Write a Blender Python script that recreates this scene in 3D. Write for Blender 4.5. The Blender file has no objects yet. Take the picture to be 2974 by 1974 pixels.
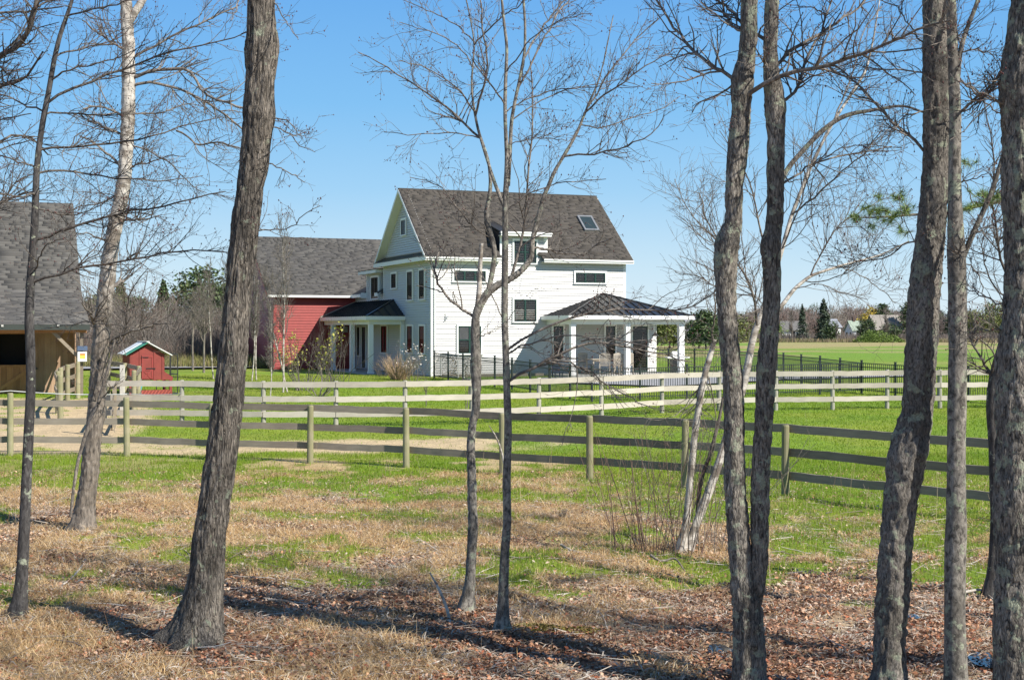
import bpy, math, random
import numpy as np
from math import radians, sin, cos, pi

random.seed(7)
RNG = np.random.default_rng(11)
scene = bpy.context.scene
COL = scene.collection

# ------------------------------------------------------------------ camera, sky, sun, exposure
EYE = 3.2                       # camera height in metres
FPX, CX, HY = 4000.0, 1487.0, 955.0   # photo focal length, centre column and horizon row (photo pixels)
cam_d = bpy.data.cameras.new("camera")
cam = bpy.data.objects.new("camera", cam_d)
COL.objects.link(cam)
cam.location = (0, 0, EYE)
cam.rotation_euler = (radians(90), 0, 0)
cam_d.sensor_width = 36.0
cam_d.lens = FPX / 2974.0 * 36.0
cam_d.shift_y = -32.0 / 2974.0
cam_d.clip_start = 0.1
cam_d.clip_end = 6000
scene.camera = cam

SUN_EL, SUN_AZ = radians(41), math.atan2(0.81, -0.585)   # azimuth measured from +Y towards +X
world = bpy.data.worlds.new("World")
scene.world = world
world.use_nodes = True
wn, wl = world.node_tree.nodes, world.node_tree.links
wn.clear()
sky = wn.new("ShaderNodeTexSky")
sky.sky_type = 'NISHITA'
sky.sun_disc = False
sky.sun_elevation = SUN_EL
sky.sun_rotation = SUN_AZ
sky.altitude = 0
sky.air_density = 1.0
sky.dust_density = 0.0
sky.ozone_density = 3.0
bg = wn.new("ShaderNodeBackground")
bg.inputs["Strength"].default_value = 0.094
wo = wn.new("ShaderNodeOutputWorld")
# clear spring sky: deep blue overhead, paling to the horizon, with part of the physical model's glow kept in
tcw = wn.new("ShaderNodeTexCoord"); spw = wn.new("ShaderNodeSeparateXYZ"); wl.new(tcw.outputs["Generated"], spw.inputs[0])
rpw = wn.new("ShaderNodeValToRGB"); e = rpw.color_ramp.elements
SKY = [(0.0, (.74, .87, .95)), (.045, (.58, .79, .94)), (.10, (.36, .65, .93)), (.16, (.225, .54, .91)), (.24, (.15, .43, .87)), (.5, (.10, .24, .52)), (1.0, (.07, .14, .30))]
while len(e) < len(SKY): e.new(.5)
for i_, (p_, c_) in enumerate(SKY):
    e[i_].position = p_; e[i_].color = (*c_, 1)
wl.new(spw.outputs[2], rpw.inputs[0])
mxw = wn.new("ShaderNodeMix"); mxw.data_type = 'RGBA'; mxw.inputs[0].default_value = .04
wsc = wn.new("ShaderNodeVectorMath"); wsc.operation = 'SCALE'; wsc.inputs["Scale"].default_value = 7.0
wl.new(rpw.outputs[0], wsc.inputs[0])
wl.new(wsc.outputs[0], mxw.inputs[6]); wl.new(sky.outputs[0], mxw.inputs[7]); wl.new(mxw.outputs[2], bg.inputs[0])
wl.new(bg.outputs[0], wo.inputs[0])

sun_d = bpy.data.lights.new("sun", 'SUN')
sun_d.energy = 5.0
sun_d.angle = radians(0.55)
sun_d.color = (1.0, 0.935, 0.83)
sun = bpy.data.objects.new("sun", sun_d)
COL.objects.link(sun)
sdir = np.array([sin(SUN_AZ) * cos(SUN_EL), cos(SUN_AZ) * cos(SUN_EL), sin(SUN_EL)])
from mathutils import Vector
sun.rotation_euler = Vector(sdir).to_track_quat('Z', 'Y').to_euler()
sun.location = (30, -20, 40)

scene.view_settings.view_transform = 'Standard'
scene.view_settings.look = 'None'
scene.view_settings.exposure = 0.6
scene.view_settings.gamma = 1
scene.view_settings.use_curve_mapping = False
scene.cycles.max_bounces = 6
scene.cycles.transparent_max_bounces = 8

# ------------------------------------------------------------------ noise
_T = np.random.default_rng(3).random((8, 256, 256))


def vnoise(x, y, seed=0, period=None):
    x = np.asarray(x, float); y = np.asarray(y, float)
    ix = np.floor(x).astype(int); iy = np.floor(y).astype(int)
    fx = x - ix; fy = y - iy
    fx = fx * fx * (3 - 2 * fx); fy = fy * fy * (3 - 2 * fy)
    if period:
        x0 = ix % period; x1 = (ix + 1) % period
    else:
        x0 = ix; x1 = ix + 1
    T = _T[seed % 8]; o = seed * 37
    a = T[(x0 + o) & 255, iy & 255]; b = T[(x1 + o) & 255, iy & 255]
    c = T[(x0 + o) & 255, (iy + 1) & 255]; d = T[(x1 + o) & 255, (iy + 1) & 255]
    return (a * (1 - fx) + b * fx) * (1 - fy) + (c * (1 - fx) + d * fx) * fy


def fbm(x, y, seed=0, octv=4, period=None):
    s = 0; amp = 0.5; tot = 0
    for k in range(octv):
        s = s + amp * vnoise(x, y, seed + k, period); tot += amp
        x = np.asarray(x) * 2.03 + (0 if period else 13.7); y = np.asarray(y) * 2.03 + 5.1; amp *= 0.5
        if period:
            x = np.asarray(x) / 2.03 * 2.0; period *= 2
    return s / tot


def sstep(a, b, x):
    t = np.clip((x - a) / (b - a), 0, 1)
    return t * t * (3 - 2 * t)


_PY = [-200, 30, 34, 40, 46, 52, 58, 66, 100, 220, 300, 450, 900, 3000]
_PZ = [0, 0, .08, .35, .47, .57, .75, .9, .95, 1.0, .6, -.3, -.3, 0]


def gz(x, y):
    x = np.asarray(x, float); y = np.asarray(y, float)
    near = 1 - sstep(26, 33, y)
    far = sstep(70, 90, y) * (1 - sstep(1200, 2500, y))
    return (np.interp(y, _PY, _PZ) + near * ((fbm(x / 2.3, y / 2.3, 2, 3) - .5) * .24 + (fbm(x / .45, y / .45, 5, 2) - .5) * .10)
            + far * (vnoise(x / 60, y / 40, 1) - .5) * .25)


def gz1(x, y):
    return float(gz(x, y))


# ------------------------------------------------------------------ helpers: pixels of the photo -> points at a real distance
def at(px, py, Y):
    return np.array([(px - CX) / FPX * Y, Y, EYE - (py - HY) / FPX * Y])


def fast_mesh(name, V, faces, smooth=False, col=None):
    """faces: list of int arrays (n,k)"""
    me = bpy.data.meshes.new(name)
    V = np.asarray(V, dtype=np.float32)
    me.vertices.add(len(V)); me.vertices.foreach_set("co", V.ravel())
    faces = [np.asarray(f, dtype=np.int32) for f in faces if len(f)]
    idx = np.concatenate([f.ravel() for f in faces])
    tot = np.concatenate([np.full(len(f), f.shape[1], np.int32) for f in faces])
    st = np.concatenate([[0], np.cumsum(tot)[:-1]]).astype(np.int32)
    me.loops.add(len(idx)); me.loops.foreach_set("vertex_index", idx)
    me.polygons.add(len(tot)); me.polygons.foreach_set("loop_start", st); me.polygons.foreach_set("loop_total", tot)
    if smooth:
        me.polygons.foreach_set("use_smooth", np.ones(len(tot), bool))
    if col is not None:
        a = me.color_attributes.new("col", 'FLOAT_COLOR', 'POINT')
        c = np.ones((len(V), 4), np.float32); c[:, :3] = col
        a.data.foreach_set("color", c.ravel())
    me.update(calc_edges=True)
    return me


def link(name, me, mat=None, parent=None, loc=None, rz=None):
    o = bpy.data.objects.new(name, me)
    COL.objects.link(o)
    if mat is not None and me is not None and not len(me.materials):
        me.materials.append(mat)
    if parent is not None:
        o.parent = parent
    if loc is not None:
        o.location = [float(v) for v in loc]
    if rz is not None:
        o.rotation_euler = (0, 0, rz)
    return o


def tag(o, label=None, cat=None, group=None, kind=None):
    if label: o['label'] = label
    if cat: o['category'] = cat
    if group: o['group'] = group
    if kind: o['kind'] = kind
    return o


def thing(name, label, cat, loc=(0, 0, 0), rz=0.0, group=None):
    o = bpy.data.objects.new(name, None)
    COL.objects.link(o)
    o.empty_display_size = 0.2
    o.location = [float(v) for v in loc]; o.rotation_euler = (0, 0, rz)
    return tag(o, label, cat, group)


def copy_tree(o, parent=None):
    c = o.copy(); COL.objects.link(c)
    if parent is not None:
        c.parent = parent
    for ch in list(o.children):
        copy_tree(ch, c)
    return c


class MB:
    """collects simple solids, then builds ONE mesh object"""

    def __init__(s): s.v = []; s.f = []

    def box(s, a, b, skew=None):
        x0, y0, z0 = a; x1, y1, z1 = b
        n = len(s.v)
        s.v += [(x0, y0, z0), (x1, y0, z0), (x1, y1, z0), (x0, y1, z0), (x0, y0, z1), (x1, y0, z1), (x1, y1, z1), (x0, y1, z1)]
        s.f += [(n, n + 3, n + 2, n + 1), (n + 4, n + 5, n + 6, n + 7), (n, n + 1, n + 5, n + 4), (n + 1, n + 2, n + 6, n + 5), (n + 2, n + 3, n + 7, n + 6), (n + 3, n, n + 4, n + 7)]
        return s

    def poly(s, pts, th):
        """flat polygon pts thickened by vector th"""
        n = len(s.v); k = len(pts)
        p = [tuple(float(c) for c in q) for q in pts]
        s.v += p + [tuple(q[i] + th[i] for i in range(3)) for q in p]
        s.f.append(tuple(range(n, n + k))); s.f.append(tuple(range(n + 2 * k - 1, n + k - 1, -1)))
        for i in range(k):
            j = (i + 1) % k
            s.f.append((n + i, n + k + i, n + k + j, n + j))
        return s

    def bar(s, p, q, w, h):
        """box of width w, height h running from p to q"""
        p = np.array(p, float); q = np.array(q, float); d = q - p; d /= np.linalg.norm(d)
        up = np.array([0, 0, 1.0]) if abs(d[2]) < .95 else np.array([1.0, 0, 0])
        sd = np.cross(d, up); sd /= np.linalg.norm(sd); u2 = np.cross(sd, d)
        n = len(s.v)
        for c in (p, q):
            for a, b in ((-1, -1), (1, -1), (1, 1), (-1, 1)):
                s.v.append(tuple(c + sd * a * w / 2 + u2 * b * h / 2))
        s.f += [(n, n + 1, n + 2, n + 3), (n + 7, n + 6, n + 5, n + 4)]
        for i in range(4):
            j = (i + 1) % 4
            s.f.append((n + i, n + 4 + i, n + 4 + j, n + j))
        return s

    def cyl(s, p, q, r0, r1=None, n=12, cap=True):
        r1 = r0 if r1 is None else r1
        p = np.array(p, float); q = np.array(q, float); d = q - p; d /= np.linalg.norm(d)
        up = np.array([0, 0, 1.0]) if abs(d[2]) < .95 else np.array([1.0, 0, 0])
        a = np.cross(d, up); a /= np.linalg.norm(a); b = np.cross(d, a)
        m = len(s.v)
        for c, r in ((p, r0), (q, r1)):
            for i in range(n):
                t = 2 * pi * i / n
                s.v.append(tuple(c + (a * cos(t) + b * sin(t)) * r))
        for i in range(n):
            j = (i + 1) % n
            s.f.append((m + i, m + j, m + n + j, m + n + i))
        if cap:
            s.f.append(tuple(range(m + n - 1, m - 1, -1))); s.f.append(tuple(range(m + n, m + 2 * n)))
        return s

    def mesh(s, name, z0=0.0, bevel=0):
        me = bpy.data.meshes.new(name)
        me.from_pydata([(x, y, z - z0) for x, y, z in s.v], [], s.f)
        import bmesh
        bm = bmesh.new(); bm.from_mesh(me)
        bmesh.ops.recalc_face_normals(bm, faces=bm.faces)
        if bevel:
            bmesh.ops.bevel(bm, geom=bm.edges[:], offset=bevel, segments=1, affect='EDGES')
        bm.to_mesh(me); bm.free()
        me.update()
        return me

    def build(s, name, mat, parent=None, z0=0.0, loc=None, bevel=0):
        return link(name, s.mesh(name, z0, bevel), mat, parent, loc)


# ------------------------------------------------------------------ materials
class NT:
    def __init__(s, name, rough=.7):
        s.m = bpy.data.materials.new(name); s.m.use_nodes = True
        s.n, s.l = s.m.node_tree.nodes, s.m.node_tree.links
        s.b = s.n["Principled BSDF"]; s.b.inputs["Roughness"].default_value = rough
        s.tc = None

    def coord(s, scale=(1, 1, 1), src="Object"):
        if s.tc is None: s.tc = s.n.new("ShaderNodeTexCoord")
        mp = s.n.new("ShaderNodeMapping"); mp.inputs["Scale"].default_value = scale
        s.l.new(s.tc.outputs[src], mp.inputs[0]); return mp.outputs[0]

    def noise(s, vec, scale, detail=5, rough=.55, dist=0):
        t = s.n.new("ShaderNodeTexNoise"); t.inputs["Scale"].default_value = scale
        t.inputs["Detail"].default_value = detail; t.inputs["Roughness"].default_value = rough
        t.inputs["Distortion"].default_value = dist
        if vec is not None: s.l.new(vec, t.inputs["Vector"])
        return t.outputs["Fac"]

    def voro(s, vec, scale, feature='F1'):
        t = s.n.new("ShaderNodeTexVoronoi"); t.feature = feature; t.inputs["Scale"].default_value = scale
        s.l.new(vec, t.inputs["Vector"]); return t

    def ramp(s, fac, stops):
        r = s.n.new("ShaderNodeValToRGB"); e = r.color_ramp.elements
        while len(e) < len(stops): e.new(.5)
        for i, (p, c) in enumerate(stops):
            e[i].position = p; e[i].color = (c, c, c, 1) if isinstance(c, (int, float)) else (*c, 1)
        s.l.new(fac, r.inputs[0]); return r.outputs[0]

    def mix(s, fac, a, b, mode='MIX'):
        m = s.n.new("ShaderNodeMix"); m.data_type = 'RGBA'; m.blend_type = mode
        for sock, v in ((0, fac), (6, a), (7, b)):
            if isinstance(v, (int, float)): m.inputs[sock].default_value = v if sock == 0 else (v, v, v, 1)
            elif isinstance(v, tuple): m.inputs[sock].default_value = (*v, 1)
            else: s.l.new(v, m.inputs[sock])
        return m.outputs[2]

    def math(s, op, a, b=0.0):
        m = s.n.new("ShaderNodeMath"); m.operation = op
        for i, v in enumerate((a, b)):
            if isinstance(v, (int, float)): m.inputs[i].default_value = v
            else: s.l.new(v, m.inputs[i])
        return m.outputs[0]

    def rnd(s):
        """a random number per object and per loose piece"""
        g = s.n.new("ShaderNodeNewGeometry"); o = s.n.new("ShaderNodeObjectInfo")
        return s.math('FRACT', s.math('ADD', g.outputs["Random Per Island"], o.outputs["Random"]))

    def attr(s, name="col"):
        a = s.n.new("ShaderNodeAttribute"); a.attribute_name = name; return a.outputs["Color"]

    def bump(s, h, dist=.01, strength=1.0):
        b = s.n.new("ShaderNodeBump"); b.inputs["Distance"].default_value = dist; b.inputs["Strength"].default_value = strength
        s.l.new(h, b.inputs["Height"]); s.l.new(b.outputs[0], s.b.inputs["Normal"])

    def out(s, c):
        if isinstance(c, tuple): s.b.inputs["Base Color"].default_value = (*c, 1)
        else: s.l.new(c, s.b.inputs["Base Color"])
        return s.m


def plain(name, c, rough=.6, metal=0.0, var=.12, scale=3.0):
    t = NT(name, rough); t.b.inputs["Metallic"].default_value = metal
    n = t.noise(t.coord(), scale, 6)
    d = t.ramp(n, [(.3, tuple(v * (1 - var) for v in c)), (.7, tuple(min(1, v * (1 + var)) for v in c))])
    return t.out(d)


def wood(name, c0, c1, axis=0, rough=.8, grain=40, knots=False, green=None):
    t = NT(name, rough)
    sc = [1, 1, 1]; sc[axis] = .06
    v = t.coord(tuple(sc))
    n = t.noise(v, grain, 6, .65)
    c = t.ramp(n, [(.3, c0), (.72, c1)])
    big = t.noise(t.coord(), 1.3, 3)
    r = t.rnd()
    c = t.mix(.55, c, t.ramp(t.math('ADD', t.math('MULTIPLY', big, .6), t.math('MULTIPLY', r, .4)), [(.25, tuple(x * .72 for x in c0)), (.75, tuple(min(1, x * 1.15) for x in c1))]))
    if knots:
        k = t.voro(t.coord(tuple([2.0 if i == axis else 6.5 for i in range(3)])), 1.0)
        c = t.mix(t.ramp(k.outputs["Distance"], [(.06, .75), (.13, 0.0)]), c, (.07, .05, .04))
    if green:
        c = t.mix(t.ramp(t.noise(t.coord(), 2.2, 5), [(.4, 0.0), (.68, .8)]), c, green)
    t.bump(n, .004, .6)
    return t.out(c)


def bark(name, dark, light, stretch=.16, scale=26, lichen=.0, lcol=(.33, .36, .27), moss=0.0, bumpd=.012, plates=True, tint=None):
    t = NT(name, .9)
    v = t.coord((1, 1, stretch))
    n = t.noise(v, scale, 7, .68, .6)
    c = t.ramp(n, [(.38, dark), (.56, light), (.72, tuple(min(1, x * 1.55) for x in light))])
    big = t.noise(t.coord((1, 1, .5)), 3.5, 4)
    c = t.mix(t.ramp(big, [(.38, .55), (.6, 0.0)]), c, tuple(x * .8 for x in dark))
    h = n
    if plates:
        vo = t.voro(v, scale * .9, 'DISTANCE_TO_EDGE')
        crack = t.ramp(vo.outputs["Distance"], [(.0, 0.0), (.16, 1.0)])
        c = t.mix(t.math('MULTIPLY', t.math('SUBTRACT', 1.0, crack), .4), c, tuple(x * .45 for x in dark))
        h = t.math('ADD', n, t.math('MULTIPLY', crack, .3))
    if lichen:
        ln = t.noise(t.coord(), 9, 6, .62)
        l2 = t.noise(t.coord(), 60, 4, .6)
        lo = .62 - lichen * .12
        f = t.math('MULTIPLY', t.ramp(ln, [(lo, 0.0), (lo + .035, 1.0)]), t.ramp(l2, [(.3, .35), (.5, 1.0)]))
        c = t.mix(f, c, t.ramp(l2, [(.3, tuple(x * .6 for x in lcol)), (.7, lcol)]))
    if moss:
        mn = t.noise(t.coord(), 7.3, 6, .7)
        lo = .73 - moss * .08
        c = t.mix(t.ramp(mn, [(lo, 0.0), (lo + .03, 1.0)]), c, (.13, .11, .015))
    t.bump(h, bumpd, 1.0)
    return t.out(c)


M = {}
M['clap'] = plain('white_paint', (.55, .55, .55), .45, var=.02)
M['trim'] = plain('white_trim_paint', (.82, .82, .81), .4, var=.015)
M['soffit'] = plain('cream_soffit', (.72, .71, .65), .5, var=.02)
M['red'] = plain('barn_red_paint', (.30, .04, .036), .5, var=.12)
M['redtrim'] = plain('red_corner_paint', (.30, .035, .035), .5, var=.1)
M['coopred'] = plain('coop_red_paint', (.22, .036, .028), .6, var=.15, scale=5)
M['black'] = plain('black_metal', (.018, .019, .021), .42, .0, .2)
M['fencemetal'] = plain('dark_green_black_metal', (.018, .028, .028), .45, 0, .2)
M['sash'] = plain('black_sash', (.012, .014, .014), .4)
M['sashg'] = plain('dark_green_sash', (.012, .045, .035), .35)
M['metalroof'] = plain('standing_seam_metal', (.055, .057, .062), .28, .55, .1)
M['seam'] = plain('standing_seam_rib', (.03, .031, .034), .35, .5, .1)
M['stone'] = plain('grey_concrete', (.38, .37, .36), .8, 0, .15, 6)
M['asphalt'] = plain('pale_asphalt', (.30, .30, .31), .85, 0, .12, 4)
M['darkin'] = plain('interior_shade_paint', (.008, .008, .009), .8)  # near-black paint stands for shade inside rooms and openings
M['curtain'] = plain('grey_curtain', (.16, .16, .17), .8, var=.1)
M['blind'] = plain('pale_blind', (.5, .5, .47), .7)
M['teak'] = wood('grey_teak', (.30, .26, .21), (.46, .41, .34), 2)
M['gtrim'] = plain('galvanised_steel', (.35, .36, .37), .4, .6)
M['rope'] = plain('white_rope', (.7, .7, .68), .7)
M['greenroof'] = plain('green_metal_roofing', (.05, .24, .15), .4, 0, .08)
M['whiteroof'] = plain('white_metal_roofing', (.82, .83, .83), .35, 0, .03)
M['railnear'] = wood('weathered_grey_rail', (.14, .115, .092), (.33, .285, .235), 0, knots=True)
M['railfar'] = wood('silver_grey_rail', (.34, .305, .26), (.58, .53, .46), 0, knots=True)
M['postgreen'] = wood('algae_green_post', (.20, .18, .11), (.38, .35, .23), 2, grain=30, green=(.17, .19, .06))
M['postgrey'] = wood('grey_round_post', (.24, .23, .20), (.40, .38, .33), 2, grain=30, green=(.26, .27, .19))
M['postwhite'] = wood('pale_square_post', (.4, .38, .34), (.6, .57, .52), 2)
M['raildark'] = wood('brown_rail', (.16, .125, .09), (.33, .28, .21), 0)
M['pineboard_shaded'] = wood('pine_board_shaded', (.20, .085, .035), (.46, .235, .10), 2, rough=.75, grain=22)  # orange-brown tone follows the eave-shaded part of the stable wall
M['greyboard_lit'] = wood('weathered_board_lit', (.24, .14, .085), (.44, .30, .20), 2, rough=.8, grain=22)  # paler tan follows the sunlit part of the stable wall


def glass(name, tint=.9):
    m = bpy.data.materials.new(name); m.use_nodes = True
    n, l = m.node_tree.nodes, m.node_tree.links
    n.clear()
    o = n.new("ShaderNodeOutputMaterial"); tr = n.new("ShaderNodeBsdfTransparent"); tr.inputs[0].default_value = (tint, tint, tint, 1)
    g = n.new("ShaderNodeBsdfGlossy"); g.inputs["Roughness"].default_value = .03
    x = n.new("ShaderNodeMixShader")
    x.inputs[0].default_value = .035; l.new(tr.outputs[0], x.inputs[1]); l.new(g.outputs[0], x.inputs[2]); l.new(x.outputs[0], o.inputs[0])
    return m


M['glass'] = glass('window_glass', .8)


def shingle_mat(name, a, b, c):
    t = NT(name, .92)
    r = t.rnd()
    col = t.ramp(r, [(0, a), (.45, b), (1, c)])
    n = t.noise(t.coord(), 60, 3)
    col = t.mix(.35, col, t.ramp(n, [(.3, tuple(x * .6 for x in a)), (.7, c)]))
    big = t.noise(t.coord(), .7, 3)
    col = t.mix(t.ramp(big, [(.3, .18), (.7, 0.0)]), col, tuple(x * .6 for x in a))
    t.bump(n, .003)
    return t.out(col)


M['sh_house'] = shingle_mat('brown_asphalt_shingle', (.052, .046, .041), (.068, .060, .054), (.098, .087, .078))
M['sh_barn'] = shingle_mat('grey_asphalt_shingle', (.056, .054, .053), (.078, .075, .073), (.118, .114, .110))
M['sh_stable'] = shingle_mat('old_grey_shingle', (.066, .063, .060), (.094, .090, .086), (.14, .135, .128))

M['b_dark'] = bark('dark_maple_bark', (.022, .020, .020), (.085, .080, .078), .35, 34, .25, bumpd=.008, plates=False)
M['b_oak'] = bark('furrowed_oak_bark', (.030, .026, .022), (.30, .265, .225), .14, 46, .1, bumpd=.03)
M['b_maple'] = bark('grey_maple_bark', (.028, .025, .022), (.32, .29, .25), .25, 50, .55, moss=.55, bumpd=.014)
M['b_maple2'] = bark('pale_maple_bark', (.045, .040, .035), (.27, .245, .215), .4, 60, .45, bumpd=.02, plates=False)
M['b_beech'] = bark('smooth_grey_bark', (.055, .050, .044), (.27, .25, .22), .6, 26, .45, bumpd=.010, plates=False)
M['b_twig'] = bark('twig_bark', (.075, .065, .058), (.25, .22, .19), .5, 30, 0, bumpd=.002, plates=False)
M['b_twigdark'] = bark('dark_twig_bark', (.045, .038, .034), (.17, .15, .13), .5, 30, 0, bumpd=.002, plates=False)
M['bud'] = plain('red_bud', (.10, .03, .028), .6)


def birch_mat(name, low_furrow=None):
    t = NT(name, .7)
    v = t.coord((1, 1, 7))
    n = t.noise(v, 9, 5, .6)
    white = t.ramp(t.noise(t.coord(), 5, 4), [(.3, (.34, .31, .27)), (.7, (.60, .57, .52))])
    c = t.mix(t.ramp(n, [(.60, 0.0), (.67, 1.0)]), white, (.06, .05, .045))
    c = t.mix(t.ramp(t.noise(t.coord((1, 1, 1.6)), 4.5, 5), [(.46, 0.0), (.58, .9)]), c, (.15, .125, .10))
    if low_furrow:
        zc = t.n.new("ShaderNodeSeparateXYZ"); t.l.new(t.coord(), zc.inputs[0])
        f = t.n.new("ShaderNodeMapRange"); f.inputs[1].default_value = low_furrow[0]; f.inputs[2].default_value = low_furrow[1]
        t.l.new(t.math('ADD', zc.outputs[2], t.math('MULTIPLY', t.noise(t.coord(), 3, 4), low_furrow[2])), f.inputs[0])
        fn = t.noise(t.coord((1, 1, .15)), 26, 7, .7, .5)
        lo = t.ramp(fn, [(.36, (.045, .038, .032)), (.6, (.24, .205, .17)), (.8, (.42, .38, .33))])
        c = t.mix(f.outputs[0], lo, c)
        t.bump(fn, .012, .8)
    else:
        t.bump(n, .004, .7)
    return t.out(c)


M['b_birch'] = birch_mat('white_birch_bark')
M['b_aspen'] = birch_mat('aspen_bark', (3.4, 5.6, 1.2))


def attr_mat(name, rough=.8, trans=0.0, noise=.25):
    t = NT(name, rough)
    c = t.attr()
    if noise:
        n = t.noise(t.coord(), 35, 4)
        c = t.mix(1.0, c, t.ramp(n, [(.25, 1 - noise), (.75, 1 + noise * .0)]), 'MULTIPLY')
    m = t.out(c)
    if trans:
        tr = t.n.new("ShaderNodeBsdfTranslucent"); t.l.new(t.attr(), tr.inputs[0])
        mx = t.n.new("ShaderNodeMixShader"); mx.inputs[0].default_value = trans
        out = t.n["Material Output"]
        t.l.new(t.b.outputs[0], mx.inputs[1]); t.l.new(tr.outputs[0], mx.inputs[2]); t.l.new(mx.outputs[0], out.inputs[0])
    return m


M['leafattr'] = attr_mat('leaf_litter_colours', .85, .15)
M['grassattr'] = attr_mat('grass_colours', .6, .35, 0)
M['brushattr'] = attr_mat('brush_colours', .9, 0, 0)

# ------------------------------------------------------------------ ground
def yg_line(x):
    return np.interp(x, [-14, -7, -2, 1, 4, 7, 10], [28.0, 27.2, 26.5, 25.0, 22.5, 20.0, 18.5])


def masks(X, Y):
    """green, straw, sand weights (0..1) of a ground point"""
    X = np.asarray(X, float); Y = np.asarray(Y, float)
    n1 = fbm(X / 1.5, Y / 1.3, 0, 4); n2 = fbm(X / .55 + 9, Y / .5, 3, 3); n3 = fbm(X / 3.1, Y / 2.6 + 4, 4, 3)
    yg = yg_line(X) + (n1 - .5) * 3.4 + (n2 - .5) * 1.6
    lawn = sstep(-.35, .45, Y - yg)
    # patchy belt just beyond the litter (dry leaves lying in the grass), fading into clean lawn
    fade = np.where(X < 2, .5 + .5 * sstep(-8, -5, X), 1 - sstep(1.0, 4.0, Y - yg_line(X)))
    dry = sstep(.44, .52, n1 * .6 + n2 * .4) * fade * .9
    lawn = lawn * (1 - dry * sstep(33.8, 33, Y))
    pat = sstep(.56, .63, n1 * .62 + n2 * .38 + .03 * sstep(22, 18, Y) * sstep(13, 15, Y) + .03 * sstep(0, 5, X) - .20 * sstep(17, 14.5, Y)) * .95
    green = np.maximum(lawn, pat * (Y < 31))
    green = green * (1 - (Y < 34) * sstep(-10, -9, X) * 0)
    # sandy paddock and the worn strip between the fences
    xr = np.interp(Y, [34, 40, 46, 53], [-10.2, -10.6, -12.2, -14.3]) + (n1 - .5) * 1.8
    pad = sstep(-.5, .5, xr - X) * sstep(-.5, .3, Y - 34.3 - (n2 - .5)) * sstep(.6, -.6, Y - 52.3) * sstep(-45, -38, X)
    pad = pad * (1 - .75 * sstep(.58, .66, n2 * .5 + n1 * .5))
    c = 35.7 + .12 * (X + 4); hw = 1.25 * sstep(3.5, .5, X) * sstep(-11.5, -9.5, X)
    strip = sstep(0, .9, hw - np.abs(Y - c + (n1 - .5) * 2.6) + .3) * (hw > 0.02) * sstep(.30, .52, n3 + .12) * .95
    sand = np.maximum(pad, strip)
    straw = sstep(.40, .55, n3 * .45 + n1 * .55 + .20 * sstep(13.6, 20.5, Y + (n2 - .5) * 5) - .12) * (1 - green)
    return green, straw, sand, n1, n2, n3


GREEN = np.array([.165, .27, .010]); GREEN2 = np.array([.27, .30, .03]); GREEND = np.array([.06, .13, .012])
LITTER = np.array([.22, .12, .07]); LITTERP = np.array([.42, .32, .21]); STRAW = np.array([.56, .40, .20]); SAND = np.array([.56, .43, .26])


def ground_col(X, Y):
    g, st, sa, n1, n2, n3 = masks(X, Y)
    base = LITTER + (LITTERP - LITTER) * sstep(.42, .62, n2)[..., None]
    base = base * (.75 + .5 * n1[..., None])
    base = base + (STRAW - base) * (st * .75)[..., None]
    yel = sstep(.44, .58, n3) * .55
    yel = np.maximum(yel, sstep(.40, .6, n1) * .6 * sstep(41, 36, Y) * sstep(4, -3, X))
    yel = np.maximum(yel, sstep(.42, .58, n3) * .5 * sstep(48, 56, Y) * sstep(80, 66, Y) * sstep(0, -5, X))
    gr = GREEN + (GREEN2 - GREEN) * yel[..., None]
    gr = gr * (.82 + .36 * n2[..., None])
    far = sstep(75, 110, Y)
    # far meadow: bands of fresh green and dry winter grass
    m1 = fbm(X / 26, Y / 14, 2, 4)
    band = sstep(.47, .6, m1 + .02 * sstep(150, 210, Y) + .12 * sstep(110, 78, Y) * sstep(8, 30, X))
    meadow = np.array([.15, .27, .012]) + (np.array([.36, .29, .13]) - np.array([.15, .27, .012])) * (band * .9)[..., None]
    dryf = sstep(218, 232, Y + (n1 - .5) * 20)
    meadow = meadow + (np.array([.32, .25, .13]) - meadow) * (dryf * .85)[..., None]
    leftdry = sstep(70, 84, Y) * sstep(-8, -14, X)
    gr = gr + (meadow - gr) * far[..., None]
    gr = gr + (np.array([.22, .22, .07]) - gr) * (leftdry * .6)[..., None]
    c = base + (gr - base) * g[..., None]
    c = c + (SAND * (.85 + .3 * n2[..., None]) - c) * sa[..., None]
    return np.clip(c, 0, 1)


def grow(a, b, s, g):
    v = [a]
    while v[-1] < b:
        v.append(v[-1] + s); s *= g
    return v


xs_ = np.array([-q for q in grow(16, 2200, .3, 1.17)][::-1] + list(np.arange(-15.88, 15.9, .14)) + grow(16, 2200, .3, 1.17))
ys_ = np.array([-q for q in grow(-8, 60, .4, 1.25)][::-1] + list(np.arange(8.14, 36, .14)) + list(np.arange(36, 76, .3)) + grow(76, 3000, .5, 1.09))
GXX, GYY = np.meshgrid(xs_, ys_)
V = np.stack([GXX, GYY, gz(GXX, GYY)], -1).reshape(-1, 3)
nx, ny = len(xs_), len(ys_)
ii, jj = np.meshgrid(np.arange(nx - 1), np.arange(ny - 1))
q = (jj * nx + ii).ravel()
gme = fast_mesh("ground", V, [np.stack([q, q + 1, q + nx + 1, q + nx], 1)], True, ground_col(GXX, GYY).reshape(-1, 3))
t = NT("ground_soil", .95)
fn = t.noise(t.coord(), 22, 6, .7); fn2 = t.noise(t.coord(), 4.0, 6, .6)
c = t.mix(1.0, t.attr(), t.ramp(fn, [(.3, .55), (.5, 1.0), (.75, 1.35)]), 'MULTIPLY')
c = t.mix(1.0, c, t.ramp(fn2, [(.3, .8), (.7, 1.15)]), 'MULTIPLY')
t.bump(fn, .05, .9)
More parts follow.
